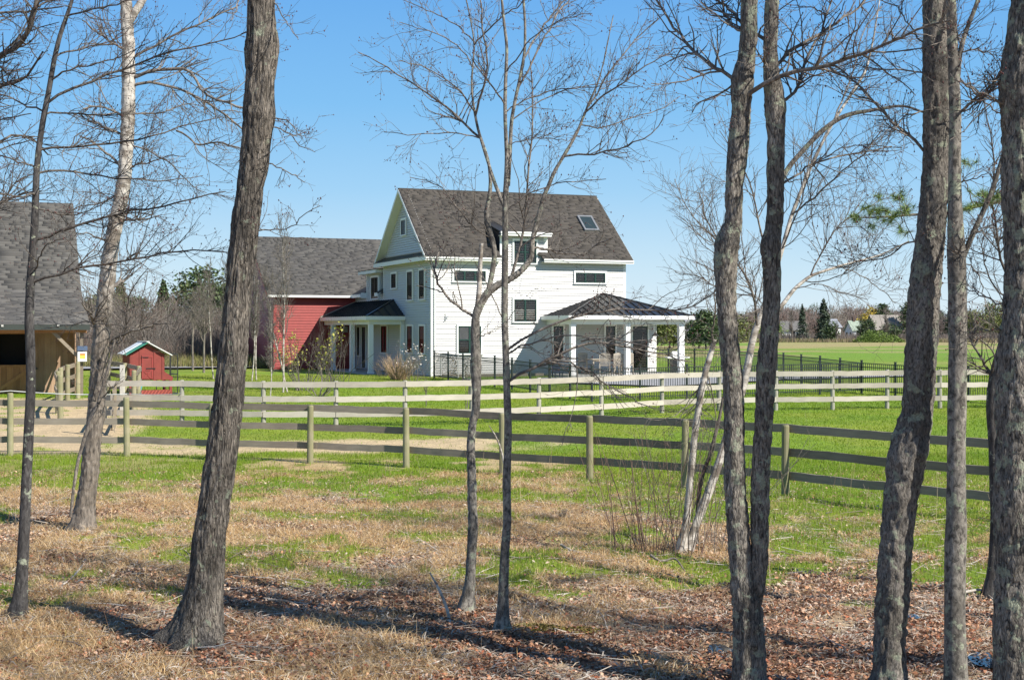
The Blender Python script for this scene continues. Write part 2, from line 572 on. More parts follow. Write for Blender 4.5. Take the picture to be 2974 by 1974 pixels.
ground = link("ground", gme, t.out(c)); ground['kind'] = 'structure'

# paved areas
def sheet(name, pts, mat, dz=.03, kind='structure'):
    vs = [(x, y, gz1(x, y) + dz) for x, y in pts]
    me = bpy.data.meshes.new(name); me.from_pydata(vs, [], [tuple(range(len(vs)))]); me.update()
    o = link(name, me, mat); o['kind'] = kind
    return o


# ------------------------------------------------------------------ local frame of the buildings
C0 = np.array([-3.8775, 66.0]); ANG = math.atan2(.370, .929)
UD = np.array([cos(ANG), sin(ANG)]); VD = np.array([-sin(ANG), cos(ANG)])


def W(u, v, z=None):
    p = C0 + u * UD + v * VD
    return (p[0], p[1]) if z is None else (p[0], p[1], z)


sheet("driveway", [W(-60, 19), W(-60, 24), W(-5.5, 24), W(-5.5, 15)], M['asphalt'], .12)
sheet("garden_path", [W(6.5, -11.5), W(3.2, -7), W(4, -3.6), W(14, -3.6), W(21, -6.2), W(23, -8.5), W(14, -9)], M['asphalt'], .07)

BASE = .88


def shingles(parent, mat, u0, u1, prof, mesh_name, e=.145, tab=.30, n_single=300, skip=None, seed=0):
    """courses of tabs on a roof slope. prof: list of (v, z) from the eave up. skip(u, v) -> True leaves a hole"""
    prof = np.array(prof, float); seg = np.diff(prof, axis=0); L = np.hypot(seg[:, 0], seg[:, 1]); cum = np.concatenate([[0], np.cumsum(L)])
    rng = np.random.default_rng(seed)

    def pt(s, off):
        k = min(np.searchsorted(cum, s, side='right') - 1, len(L) - 1); k = max(k, 0)
        d = seg[k] / L[k]; n = np.array([-d[1], d[0]])
        return prof[k] + d * (s - cum[k]) + n * off, d, n
    nc = int(cum[-1] / e)
    stuffV, stuffF = [], []
    singles = []
    for i in range(nc + 1):
        s0 = i * e; s1 = min(s0 + e * 1.6, cum[-1])
        if cum[-1] - s0 < .04: break
        u = u0 - rng.random() * tab
        while u < u1:
            w = tab * rng.choice([1.0, 1.0, .7, 1.6, 2.2]); a, b = max(u, u0), min(u + w, u1); u += w
            if b - a < .03: continue
            th = .020 + rng.random() * .006
            if skip and skip((a + b) / 2, pt(s0 + e / 2, 0)[0][0]): continue
            p0, d, n = pt(s0, .004); p1, _, _ = pt(s1, .001)
            q0 = p0 + n * th
            q1 = p1 + n * .004
            vv = [(a + .004, p0[0], p0[1]), (b - .004, p0[0], p0[1]), (b - .004, p1[0], p1[1]), (a + .004, p1[0], p1[1]),
                  (a + .004, q0[0], q0[1]), (b - .004, q0[0], q0[1]), (b - .004, q1[0], q1[1]), (a + .004, q1[0], q1[1])]
            ff = [(4, 5, 6, 7), (0, 1, 5, 4), (1, 2, 6, 5), (3, 0, 4, 7)]
            if abs(w - tab) < .001 and b - a > tab - .001 and s0 + e * 1.6 < cum[-1] and len(L) == 1 and len(singles) < n_single:
                singles.append((a, p0, th))
            elif len(L) > 1 and abs(w - tab) < .001 and b - a > tab - .001 and s0 + e * 1.6 < cum[1] and len(singles) < n_single:
                singles.append((a, p0, th))
            else:
                m = len(stuffV); stuffV += vv; stuffF += [tuple(m + k for k in f) for f in ff]
    z0 = parent.get('z0', 0.0)
    sv = np.array(stuffV); sv[:, 2] -= z0
    o = link(mesh_name, fast_mesh(mesh_name, sv, [np.array(stuffF)]), mat, parent); o['kind'] = 'stuff'
    d = seg[0] / L[0]; n = np.array([-d[1], d[0]]); th = .023
    l = e * 1.6; w = tab
    mv = [(.004, 0, 0), (w - .004, 0, 0), (w - .004, *(d * l - n * .003)), (.004, *(d * l - n * .003)), (.004, *(n * th)), (w - .004, *(n * th)), (w - .004, *(d * l + n * .003)), (.004, *(d * l + n * .003))]
    sm = bpy.data.meshes.new("shingle"); sm.from_pydata(mv, [], ff); sm.update(); sm.materials.append(mat)
    for a, p0, th in singles:
        s = link("shingle", sm, None, parent, (a, p0[0], p0[1] - z0))


def boards(parent, mat, a0, a1, z0, z1, plane, e=.1175, ends=None, z_base=0, name="clapboard", th=.038, skip=None, gap=.020):
    """horizontal lap siding; plane = ('front', v) or ('gable', u) or ('back'...). ends(z)->(a,b) limits"""
    kind, c = plane
    n = int(round((z1 - z0) / e)); e = (z1 - z0) / n
    for i in range(n):
        za = z0 + i * e; zb = za + e
        a, b = (a0, a1) if ends is None else ends(za + e * .6)
        if b - a < .05: continue
        spans = [(a, b)] if skip is None else skip(za + e / 2, a, b)
        for (p, q) in spans:
            if q - p < .05: continue
            if kind == 'front':
                prof = [(c - th, za + gap), (c - .006, zb), (c + .01, zb), (c + .01, za + gap)]
                v = [(p, y, z - z_base) for y, z in prof] + [(q, y, z - z_base) for y, z in prof]
            else:
                prof = [(c - th, za + gap), (c - .006, zb), (c + .01, zb), (c + .01, za + gap)]
                v = [(x, p, z - z_base) for x, z in prof] + [(x, q, z - z_base) for x, z in prof]
            f = [(0, 1, 5, 4), (0, 4, 7, 3), (1, 2, 6, 5), (0, 3, 2, 1), (4, 5, 6, 7)]
            if kind != 'front': f = [tuple(reversed(k)) for k in f]
            me = bpy.data.meshes.new(name); me.from_pydata(v, [], f); me.update()
            link(name, me, mat, parent)


def window(parent, kind, c, a0, a1, z0, z1, zb, sash=None, panes=1, split=False, blinds=False, door=False, fill=None, label=None, casing=.085, curt=False):
    """window on a wall plane; proud casing, sash, glass, and what hangs behind it. c = wall surface coordinate, outwards is negative"""
    sash = sash or M['sash']
    root = bpy.data.objects.new("door" if door else "window", None); COL.objects.link(root); root.parent = parent
    if label: root['label'] = label

    def bx(mb, a, b, zlo, zhi, d0, d1):
        if kind == 'front': mb.box((a, c - d1, zlo), (b, c - d0, zhi))
        else: mb.box((c - d1, a, zlo), (c - d0, b, zhi))
        return mb
    k = casing
    m = MB(); bx(m, a0 - k, a0, z0 - .02, z1 + k * 1.1, -.01, .055); bx(m, a1, a1 + k, z0 - .02, z1 + k * 1.1, -.01, .055); bx(m, a0, a1, z1, z1 + k * 1.1, -.01, .052)
    if not door: bx(m, a0 - k - .02, a1 + k + .02, z0 - .06, z0 - .02, -.01, .085); bx(m, a0, a1, z0 - .02, z0, -.01, .05)
    m.build("casing", M['trim'], root, zb)
    s = .045
    m = MB(); bx(m, a0, a0 + s, z0, z1, .0, .042); bx(m, a1 - s, a1, z0, z1, .0, .042); bx(m, a0 + s, a1 - s, z0, z0 + s, .0, .040); bx(m, a0 + s, a1 - s, z1 - s, z1, .0, .040)
    w = (a1 - a0) / panes
    for i in range(1, panes): bx(m, a0 + i * w - .04, a0 + i * w + .04, z0 + s, z1 - s, .0, .041)
    if split: bx(m, a0 + s, a1 - s, (z0 + z1) / 2 - .025, (z0 + z1) / 2 + .025, .0, .039)
    m.build("sash", sash, root, zb)
    # backing panel, near black by default to paint the unlit room
    m = MB(); bx(m, a0 + .01, a1 - .01, z0 + .01, z1 - .01, -.004, .004); m.build("window_backing", fill or M['darkin'], root, zb)
    if blinds:
        for i in range(6):
            z = z0 + .12 + i * .085
            for j in range(panes):
                m = MB(); bx(m, a0 + j * w + .07, a0 + (j + 1) * w - .07, z, z + .045, .008, .016); m.build("blind_slat", M['blind'], root, zb)
    if curt:
        m = MB(); bx(m, a0 + .06, a1 - .06, z0 + (z1 - z0) * .52, z1 - .06, .008, .014); m.build("shade", M['curtain'], root, zb)
    for i in range(panes):
        for (za, zc) in ([(z0 + s, (z0 + z1) / 2 - .025), ((z0 + z1) / 2 + .025, z1 - s)] if split else [(z0 + s, z1 - s)]):
            m = MB(); bx(m, a0 + i * w + .035, a0 + (i + 1) * w - .035, za, zc, .022, .028); m.build("pane", M['glass'], root, zb)
    return root


# ------------------------------------------------------------------ the white farmhouse
ZB = BASE
house = thing("farmhouse", "white clapboard farmhouse with steep brown shingled roof, dormer and porches", "house", W(0, 0, ZB), ANG)
hw = bpy.data.objects.new("wall", None)
ZE = 6.62  # eave
mb = MB()
U1, V1 = 10.36, 8.0
# main body as a pentagonal prism
pent = [(0.02, .02, ZB - .3), (0.02, V1, ZB - .3), (.02, V1, 6.95), (.02, 4.0, 10.1), (.02, .02, 6.85)]
mb.poly(pent, (U1 - .04, 0, 0))
mb.box((U1 - .5, .02, ZB - .3), (12.1, 3.3, 3.75))        # low bay under the porch
mb.box((3.55, .02, 6.5), (6.0, 2.0, 7.93))                # dormer body
wall = mb.build("wall", M['clap'], house, ZB)
boards(wall, M['clap'], 0, U1, .96, 6.48, ('front', 0.0), z_base=ZB)
boards(wall, M['clap'], U1, 12.1, .96, 3.66, ('front', 0.0), z_base=ZB)
boards(wall, M['clap'], 3.62, 5.95, 6.48, 7.70, ('front', 0.0), z_base=ZB)
boards(wall, M['clap'], 0, V1, .96, 6.48, ('gable', 0.0), z_base=ZB)
boards(wall, M['clap'], 0, 0, 6.98, 9.95, ('gable', 0.0), z_base=ZB, ends=lambda z: (max(.1, (z - 6.98) / .825), 8 - max(.1, (z - 6.98) / .825)))
for nm, a, b in (("corner_board", (-.022, -.022, .93), (.10, .0, 6.5)), ("corner_board", (-.022, .0, .93), (.0, .10, 6.5)), ("corner_board", (U1 - .13, -.024, 3.7), (U1 + .02, 0.0, 6.5)),
                 ("corner_board", (-.024, V1 - .12, .93), (0, V1, 6.5)), ("corner_board", (5.86, -.024, 6.5), (6.06, 0, 7.75)), ("corner_board", (3.53, -.024, 6.8), (3.64, 0, 7.75)),
                 ("corner_board", (11.95, -.024, .96), (12.12, 0, 3.7)), ("foundation", (-.01, -.01, .55), (12.1, .02, .95)), ("foundation", (-.012, .02, .55), (.02, 8, .945))):
    MB().box(a, b).build(nm, M['stone'] if nm == "foundation" else M['trim'], house, ZB)
MB().cyl((.16, -.06, 1.0), (.16, -.06, 6.45), .04, n=8).build("downspout", M['trim'], house, ZB)
# eaves, fascias, soffits
RU0, RU1 = -.42, 10.62
m = MB(); m.box((RU0, -.42, 6.47), (3.5, -.38, 6.63)); m.box((5.72, -.42, 6.47), (RU1, -.38, 6.63)); m.build("fascia", M['trim'], house, ZB)
m = MB(); m.box((RU0, -.47, 6.56), (3.52, -.42, 6.64)); m.box((5.70, -.47, 6.56), (RU1, -.42, 6.64)); m.build("gutter", M['trim'], house, ZB)
m = MB(); m.box((RU0, -.38, 6.49), (3.5, 0.0, 6.52)); m.box((5.72, -.38, 6.49), (RU1, 0.0, 6.52)); m.build("soffit", M['soffit'], house, ZB)
m = MB(); m.poly([(0, -.02, 6.34), (0, -.02, 6.49), (3.5, -.02, 6.49), (3.5, -.02, 6.34)], (0, .02, 0)); m.build("frieze_board", M['trim'], house, ZB)
# roof deck + rakes
rf = MB(); K = (10.27 - 6.64) / 4.4
for sgn in (1, -1):
    f = (lambda v: v) if sgn == 1 else (lambda v: 8 - v)
    if sgn == -1:
        rf.poly([(RU0, f(-.4), 6.62), (RU1, f(-.4), 6.62), (RU1, 4, 10.25), (RU0, 4, 10.25)], (0, 0, -.1)); continue
    zk = 6.62 + K * 1.9
    rf.poly([(RU0, -.4, 6.62), (3.5, -.4, 6.62), (3.5, 1.5, zk), (RU0, 1.5, zk)], (0, 0, -.1))
    rf.poly([(5.72, -.4, 6.62), (RU1, -.4, 6.62), (RU1, 1.5, zk), (5.72, 1.5, zk)], (0, 0, -.1))
    rf.poly([(RU0, 1.5, zk), (RU1, 1.5, zk), (RU1, 4, 10.25), (RU0, 4, 10.25)], (0, 0, -.1))
roof = rf.build("roof", M['sh_house'], house, ZB); roof['z0'] = ZB


def dorm_skip(u, v):
    z = 6.64 + K * (v + .4)
    if (3.4 < u < 5.72 and v < 1.75) or (3.4 < u < 6.05 and 0 < v < 1.75): return True
    if 8.78 < u < 9.58 and 1.5 < v < 2.44: return True
    return False


shingles(roof, M['sh_house'], RU0, RU1, [(-.42, 6.63), (4, 10.28)], "shingles", skip=dorm_skip, seed=2, tab=.34)
m = MB()
for f in ((lambda v: v), (lambda v: 8 - v)):
    m.poly([(RU0 - .02, f(-.42), 6.48), (RU0 - .02, f(-.42), 6.63), (RU0 - .02, 4, 10.26), (RU0 - .02, 4, 10.10)], (.035, 0, 0))
    m.poly([(RU1 - .015, f(-.42), 6.48), (RU1 - .015, f(-.42), 6.63), (RU1 - .015, 4, 10.26), (RU1 - .015, 4, 10.10)], (.035, 0, 0))
m.build("rake_board", M['trim'], house, ZB)
m = MB()
for f in ((lambda v: v), (lambda v: 8 - v)):
    m.poly([(RU0 + .016, f(-.3), 6.58), (RU0 + .016, 4, 10.12), (0, 4, 10.12), (0, f(-.3), 6.58)], (0, 0, -.02))
m.build("rake_soffit", M['soffit'], house, ZB)
MB().box((RU0, 3.93, 10.25), (RU1, 4.07, 10.31)).build("ridge_cap", M['sh_house'], house, ZB)
# pent roof over the gable wall
m = MB(); m.poly([(-.46, -.42, 6.70), (0, .0, 6.95), (0, 8.0, 6.95), (-.46, 8.42, 6.70)], (0, 0, -.03)); m.build("pent_roof", M['black'], house, ZB)
MB().box((-.45, -.40, 6.47), (-.41, 8.4, 6.67)).build("pent_fascia", M['trim'], house, ZB)
MB().box((-.41, -.36, 6.49), (-.0, 8.35, 6.52)).build("pent_soffit", M['soffit'], house, ZB)
# dormer
m = MB(); m.poly([(3.45, -.36, 7.93), (6.10, -.36, 7.93), (6.10, 1.9, 8.55), (3.45, 1.9, 8.55)], (0, 0, -.06))
dr = m.build("dormer_roof", M['sh_house'], house, ZB); dr['z0'] = ZB
shingles(dr, M['sh_house'], 3.95, 6.12, [(-.37, 7.94), (1.9, 8.57)], "shingles", seed=9, n_single=60)
MB().poly([(3.42, -.38, 7.95), (3.95, -.38, 7.95), (3.95, 1.95, 8.585), (3.42, 1.95, 8.585)], (0, 0, -.03)).build("metal_flashing", M['metalroof'], dr, ZB)
m = MB(); m.box((3.45, -.40, 7.74), (6.12, -.365, 7.93)); m.box((3.42, -.44, 7.85), (6.15, -.40, 7.94)); m.build("fascia", M['trim'], house, ZB)
MB().box((3.45, -.365, 7.74), (6.12, 0, 7.77)).build("soffit", M['soffit'], house, ZB)
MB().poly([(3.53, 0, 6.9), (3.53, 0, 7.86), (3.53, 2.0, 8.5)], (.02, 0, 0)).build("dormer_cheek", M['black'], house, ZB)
MB().poly([(6.0, 0, 6.9), (6.0, 0, 7.86), (6.0, 2.0, 8.5)], (.02, 0, 0)).build("dormer_cheek", M['clap'], house, ZB)
# skylight
sk = MB()
def rp(u, v, o=0):
    n = np.array([-K, 1]) / math.hypot(K, 1)
    return (u, v + n[0] * o, 6.66 + K * (v + .4) + n[1] * o)
for (ua, ub, va, vb) in ((8.76, 8.85, 1.46, 2.46), (9.5, 9.6, 1.46, 2.46), (8.85, 9.5, 1.46, 1.55), (8.85, 9.5, 2.37, 2.46)):
    p = [rp(ua, va, .11), rp(ub, va, .11), rp(ub, vb, .11), rp(ua, vb, .11)]; sk.poly(p, tuple(np.array(rp(0, 0, 0)) - np.array(rp(0, 0, .12))))
skf = sk.build("skylight", M['gtrim'], house, ZB)
MB().poly([rp(8.85, 1.55, .09), rp(9.5, 1.55, .09), rp(9.5, 2.37, .09), rp(8.85, 2.37, .09)], (0, .004, -.006)).build("pane", plain('skylight_glass', (.03, .045, .05), .05), skf, ZB)
# front windows
G = M['sashg']
window(house, 'front', -.033, 1.14, 2.77, 5.50, 6.01, ZB, G, panes=3)
window(house, 'front', -.033, 7.56, 9.20, 5.50, 6.01, ZB, G, panes=3)
window(house, 'front', -.033, 4.26, 5.44, 3.56, 4.65, ZB, G, panes=2, blinds=True)
window(house, 'front', -.033, 4.26, 5.44, 6.43, 7.52, ZB, G, panes=2, split=True)
window(house, 'front', -.033, 1.36, 2.53, 2.01, 3.34, ZB, G, panes=2, split=True, curt=True)
window(house, 'front', -.033, 6.36, 6.89, 1.70, 3.34, ZB, G)
window(house, 'front', -.033, 9.23, 9.76, 1.70, 3.34, ZB, G)
d = window(house, 'front', -.033, 10.74, 11.59, 1.05, 3.33, ZB, G, door=True, label="glazed porch door with a tall pull handle")
MB().cyl((11.48, -.09, 1.9), (11.48, -.09, 2.3), .012, n=6).build("handle", M['gtrim'], d, ZB)
# gable windows
gw = [(5.53, 6.39, 5.32, 6.06), (2.77, 3.63, 4.66, 6.06), (.85, 1.66, 4.66, 6.06), (2.77, 3.63, 2.01, 3.34), (.85, 1.66, 2.01, 3.34)]
for a, b, c_, d_ in gw:
    window(house, 'gable', -.033, a, b, c_, d_, ZB, M['sash'], curt=(d_ - c_ > 1.3))
window(house, 'gable', -.033, 7.2, 8.3, 1.95, 3.35, ZB, M['sash'], panes=2, fill=plain('painted_barn_reflection', (.35, .03, .03), .7))  # red fill paints the barn's reflection into this window
window(house, 'gable', -.033, 3.92, 4.62, 7.98, 8.72, ZB, M['sash'], fill=M['curtain'])
# bird shaped ornament on the wall
m = MB(); m.poly([(.62, -.05, 3.52), (.74, -.05, 3.60), (.90, -.05, 3.86), (.74, -.05, 3.78), (.70, -.05, 3.95), (.66, -.05, 3.7)], (0, .03, 0))
m.build("wall_ornament", M['gtrim'], house, ZB)

# connector wing behind the gable, with its own wall dormer
m = MB(); m.box((.02, 8.0, ZB - .3), (5, 13.68, 5.1)); m.box((.02, 8.6, 5.1), (2.4, 11.3, 6.25)); wing = m.build("wing_wall", M['clap'], house, ZB)
boards(wing, M['clap'], 8.0, 13.68, .96, 5.06, ('gable', 0.0), z_base=ZB)
boards(wing, M['clap'], 8.6, 11.3, 5.06, 6.2, ('gable', 0.0), z_base=ZB)
boards(wing, M['clap'], 0.02, 2.4, 5.1, 6.2, ('front', 8.6), z_base=ZB)
m = MB(); m.poly([(-.35, 8.02, 5.12), (-.35, 8.55, 5.12), (2.4, 8.55, 6.6), (2.4, 8.02, 6.6)], (0, 0, -.05)); m.poly([(-.35, 11.35, 5.12), (-.35, 13.6, 5.12), (2.4, 13.6, 6.6), (2.4, 11.35, 6.6)], (0, 0, -.05))
m.build("wing_roof", M['black'], house, ZB)
m = MB(); m.box((-.37, 8.02, 4.95), (-.33, 8.55, 5.13)); m.box((-.37, 11.35, 4.95), (-.33, 13.6, 5.13)); m.box((-.33, 11.31, 4.9), (0, 11.35, 5.2)); m.box((-.38, 8.3, 6.2), (-.34, 11.75, 6.40)); m.box((-.34, 8.3, 6.2), (2.5, 8.34, 6.40))
m.build("wing_fascia", M['trim'], house, ZB)
MB().poly([(-.4, 8.28, 6.41), (-.4, 11.77, 6.41), (2.5, 11.77, 6.75), (2.5, 8.28, 6.75)], (0, 0, -.04)).build("wing_dormer_roof", M['sh_house'], house, ZB)
MB().box((-.34, 8.3, 6.2), (0, 11.75, 6.23)).build("soffit", M['soffit'], house, ZB)
MB().box((-.024, 11.2, 4.6), (0, 11.33, 6.2)).build("corner_board", M['trim'], house, ZB)
window(house, 'gable', -.033, 8.85, 10.2, 4.85, 6.0, ZB, M['sash'], panes=2)
window(house, 'gable', -.033, 11.35, 12.05, 1.05, 3.3, ZB, M['sash'], door=True, fill=M['curtain'], label="white entry door beside a narrow side light")
window(house, 'gable', -.033, 10.2, 10.55, 1.7, 3.3, ZB, M['sash'], fill=M['curtain'])
window(house, 'gable', -.033, 12.6, 13.1, 1.7, 3.3, ZB, M['sash'])


def seams(parent, p0, p1, q0, q1, n, z0, mat=None, name="standing_seam"):
    """ribs from eave points (p0..p1) running along direction to ridge line (q0..q1): here perpendicular to the eave, clipped by a triangle"""
    pass


def hip_porch(prefix, corners, apex, zE, seam_dir_sets, columns, floor, zf, col_w=.23):
    """corners: eave rectangle in order; apex (u,v,z)"""
    pr = bpy.data.objects.new(prefix, None); COL.objects.link(pr); pr.parent = house
    return pr


# right porch: pyramid hip roof around u=9.1
pr = MB()
E_ = [(5.75, -3.32), (12.42, -3.32), (12.42, 3.32), (5.75, 3.32)]
ap = (9.1, .0, 4.99); zE = 3.83
faces = [((5.75, -3.32), (12.42, -3.32)), ((12.42, -3.32), (12.42, 3.32)), ((5.75, .02), (5.75, -3.32))]
for (a, b) in faces:
    if a[0] == 5.75 and b[0] == 5.75:
        pr.poly([(a[0], a[1], zE), (b[0], b[1], zE), ap], (0, 0, -.05))
    else:
        pr.poly([(a[0], a[1], zE), (b[0], b[1], zE), ap], (0, 0, -.05))
pr.poly([(12.42, 3.32, zE), (10.4, 3.32, zE), (10.4, 1.3, 4.53), ap], (0, 0, -.05))
proof = pr.build("porch_roof", M['metalroof'], house, ZB)


def rib(a, b):
    MB().bar(a, b, .03, .05).build("standing_seam", M['seam'], proof, ZB)


for k in range(1, 16):      # front slope: ribs run straight up the slope (towards +v)
    u = 5.75 + k * .42
    if u > 12.3: break
    vt = -abs(u - 9.1) / 3.34 * 3.32
    zt = 4.99 - (4.99 - zE) * abs(u - 9.1) / 3.34
    rib((u, -3.32, zE + .02), (u, vt, zt + .02))
for k in range(1, 8):       # left slope: ribs run towards +u
    v = -3.32 + k * .42
    fr = (3.32 - abs(v)) / 3.32
    rib((5.75, v, zE + .02), (5.75 + fr * 3.35, v, zE + fr * (4.99 - zE) + .02))
for a in ((5.75, -3.32, zE + .02), (12.42, -3.32, zE + .02)):
    MB().bar(a, (9.1, 0, 5.01), .10, .05).build("hip_cap", M['metalroof'], proof, ZB)
m = MB(); m.box((5.72, -3.36, 3.66), (12.46, -3.32, 3.84)); m.box((5.70, -3.32, 3.66), (5.74, -.02, 3.84)); m.box((12.42, -3.32, 3.66), (12.46, 3.3, 3.84))
m.build("porch_fascia", M['trim'], house, ZB)
m = MB(); m.box((5.74, -3.32, 3.64), (12.42, 0, 3.66)); m.box((12.1, 0, 3.64), (12.42, 3.3, 3.66)); m.build("porch_ceiling", M['soffit'], house, ZB)
m = MB(); m.box((6.0, -3.0, 3.42), (12.05, -2.8, 3.64)); m.box((6.0, -2.8, 3.42), (6.2, 0, 3.64)); m.box((11.85, -2.8, 3.42), (12.05, 0, 3.64)); m.build("porch_beam", M['soffit'], house, ZB)
for u in (6.12, 9.02, 11.93):
    cm = MB(); cm.box((u - .115, -3.02, 1.0), (u + .115, -2.79, 3.42)); cm.box((u - .14, -3.045, 1.0), (u + .14, -2.765, 1.14)); cm.box((u - .135, -3.04, 3.34), (u + .135, -2.77, 3.42))
    cm.build("column", M['trim'], house, ZB)
MB().box((5.7, -3.35, .62), (12.5, .0, 1.0)).build("porch_floor", M['stone'], house, ZB)
MB().cyl((12.3, -3.2, 3.62), (12.08, -3.0, 3.45), .035, n=8).cyl((12.08, -3.0, 3.45), (12.08, -3.0, 1.05), .03, n=8).build("downspout", M['trim'], house, ZB)

# left porch along the gable side
lz0, lz1 = 3.83, 4.72
pr = MB()
pr.poly([(-2.05, 4.1, lz0), (0, 6.15, lz1), (0, 13.68, lz1), (-2.05, 13.68, lz0)], (0, 0, -.04))
pr.poly([(-2.05, 4.1, lz0), (0, 4.1, lz0), (0, 6.15, lz1)], (0, 0, -.04))
lp = pr.build("entry_roof", M['metalroof'], house, ZB)
for k in range(0, 22):
    v = 4.5 + k * .42
    if v > 13.5: break
    t0 = 0 if v > 6.15 else (6.15 - v) / 2.05
    MB().bar((-2.05, v, lz0 + .02), (-t0 * 2.05, v, lz1 - (lz1 - lz0) * t0 + .02), .03, .05).build("standing_seam", M['seam'], lp, ZB)
for k in range(1, 5):
    u = -2.05 + k * .42; fr = (u + 2.05) / 2.05
    MB().bar((u, 4.1, lz0 + .02), (u, 4.1 + fr * 2.05, lz0 + fr * (lz1 - lz0) + .02), .03, .05).build("standing_seam", M['seam'], lp, ZB)
MB().bar((-2.05, 4.1, lz0 + .02), (0, 6.15, lz1 + .02), .1, .05).build("hip_cap", M['metalroof'], lp, ZB)
MB().bar((-2.05, 13.66, lz0 + .03), (0, 13.66, lz1 + .03), .12, .06).build("rake_trim", M['teak'], lp, ZB)
m = MB(); m.box((-2.1, 4.06, 3.66), (-2.06, 13.66, 3.84)); m.box((-2.06, 4.06, 3.66), (-.02, 4.10, 3.84)); m.build("entry_fascia", M['trim'], house, ZB)
MB().box((-2.06, 4.1, 3.63), (0, 13.66, 3.66)).build("entry_ceiling", M['soffit'], house, ZB)
m = MB(); m.box((-1.85, 4.25, 3.42), (-1.65, 13.6, 3.63)); m.box((-1.65, 4.25, 3.42), (-.02, 4.45, 3.63)); m.build("entry_beam", M['soffit'], house, ZB)
for v in (4.4, 7.95, 12.0):
    cm = MB(); cm.box((-1.86, v - .115, .95), (-1.63, v + .115, 3.42)); cm.box((-1.885, v - .14, .95), (-1.605, v + .14, 1.08)); cm.build("column", M['trim'], house, ZB)
MB().box((-.2, 4.25, .95), (-.0, 4.45, 3.42)).build("pilaster", M['trim'], house, ZB)
MB().box((-2.1, 4.05, .6), (0, 13.66, .95)).build("entry_floor", M['stone'], house, ZB)
MB().cyl((-.3, 4.15, 3.64), (-.12, 4.3, 3.4), .04, n=8).build("downspout", M['trim'], house, ZB)
# flower bed edging along the front
MB().box((.2, -.9, .7), (5.5, -.82, 1.05)).build("raised_bed_board", M['railnear'], house, ZB)

# ------------------------------------------------------------------ red barn
BV = 13.7; BZ = 1.0
barn = thing("red_barn", "red clapboard barn with grey shingled roof joined behind the white farmhouse", "barn", W(-4.7, BV, BZ), ANG)
m = MB(); L = 12.0; bw = 9.8
# local coordinates: u from 0 (left corner), v from 0 (front)
m.poly([(0.0, 0, .6), (0, bw, .6), (0, bw, 5.0), (0, bw / 2, 8.45), (0, 0, 5.0)], (L, 0, 0))
bwall = m.build("wall", M['red'], barn, BZ)
boards(bwall, M['red'], 0, 7.5, 1.05, 5.0, ('front', 0.0), e=.15, th=.028, z_base=BZ)
boards(bwall, M['red'], 0, bw, 1.05, 5.0, ('gable', 0.0), e=.15, th=.028, z_base=BZ)
boards(bwall, M['red'], 0, 0, 5.0, 8.3, ('gable', 0.0), e=.15, th=.028, z_base=BZ, ends=lambda z: (max(.05, (z - 5.0) / .704), bw - max(.05, (z - 5.0) / .704)))
m = MB(); m.box((-.02, -.02, 1.0), (.13, 0, 4.9)); m.box((-.02, 0, 1.0), (0, .13, 4.9)); m.build("corner_board", M['redtrim'], barn, BZ)
m = MB()
kk = (8.66 - 5.1) / (bw / 2 + .4)
for f in ((lambda v: v), (lambda v: bw - v)):
    m.poly([(-.45, f(-.4), 5.08), (L, f(-.4), 5.08), (L, bw / 2, 8.64), (-.45, bw / 2, 8.64)], (0, 0, -.1))
broof = m.build("roof", M['sh_barn'], barn, BZ); broof['z0'] = BZ
shingles(broof, M['sh_barn'], -.45, 8.5, [(-.42, 5.09), (bw / 2, 8.67)], "shingles", seed=5, tab=.34)
m = MB(); m.box((-.45, -.44, 4.97), (L, -.40, 5.09)); m.build("fascia", M['trim'], barn, BZ)
m = MB(); m.box((-.45, -.40, 4.93), (L, 0, 4.96)); m.build("soffit", M['red'], barn, BZ)
m = MB()
for f in ((lambda v: v), (lambda v: bw - v)):
    m.poly([(-.47, f(-.4), 4.92), (-.47, f(-.4), 5.09), (-.47, bw / 2, 8.64), (-.47, bw / 2, 8.48)], (.03, 0, 0))
m.build("rake_board", M['redtrim'], barn, BZ)
for (a, b) in ((3.9, 4.35), (5.0, 5.4)):
    lm = MB(); lm.box((a, -.16, 3.0), (a + .3, -.03, 3.35)); lm.build("wall_light", M['gtrim'], barn, BZ)

# ------------------------------------------------------------------ stable at the left
SZ = .58
su, sv = -16.3, -7.5
sx, sy = W(su, sv)
stable = thing("horse_stable", "weathered board stable with steep grey shingle roof and dark open stall door", "stable", (sx, sy, SZ), ANG)
SL = 9.0   # length to the left of the frame
m = MB()
prof = [(0, 3.36), (4.1, 4.73), (8.6, 8.75)]
m.poly([(-SL, 0, 3.36), (0, 0, 3.36), (0, 4.1, 4.73), (-SL, 4.1, 4.73)], (0, 0, -.1))
m.poly([(-SL, 4.1, 4.73), (0, 4.1, 4.73), (0, 8.6, 8.75), (-SL, 8.6, 8.75)], (0, 0, -.12))
m.poly([(-SL, 8.6, 8.75), (0, 8.6, 8.75), (0, 13.1, 4.73), (-SL, 13.1, 4.73)], (0, 0, -.12))
sroof = m.build("roof", M['sh_stable'], stable, SZ); sroof['z0'] = SZ
shingles(sroof, M['sh_stable'], -SL, 0, prof, "shingles", seed=8, e=.16, tab=.42)
m = MB(); m.box((-SL, -.02, 3.16), (0, .02, 3.36)); m.build("fascia", plain('dark_green_fascia', (.03, .04, .035), .6), stable, SZ)
for k in range(8): MB().box((-1.2 - k * 1.0, -.06, 3.28), (-1.12 - k * 1.0, -.02, 3.36)).build("eave_light", M['blind'], stable, SZ)
wv = 2.6   # front wall plane
D0, D1, DZ0, DZ1 = -3.35, -1.9, .6, 0
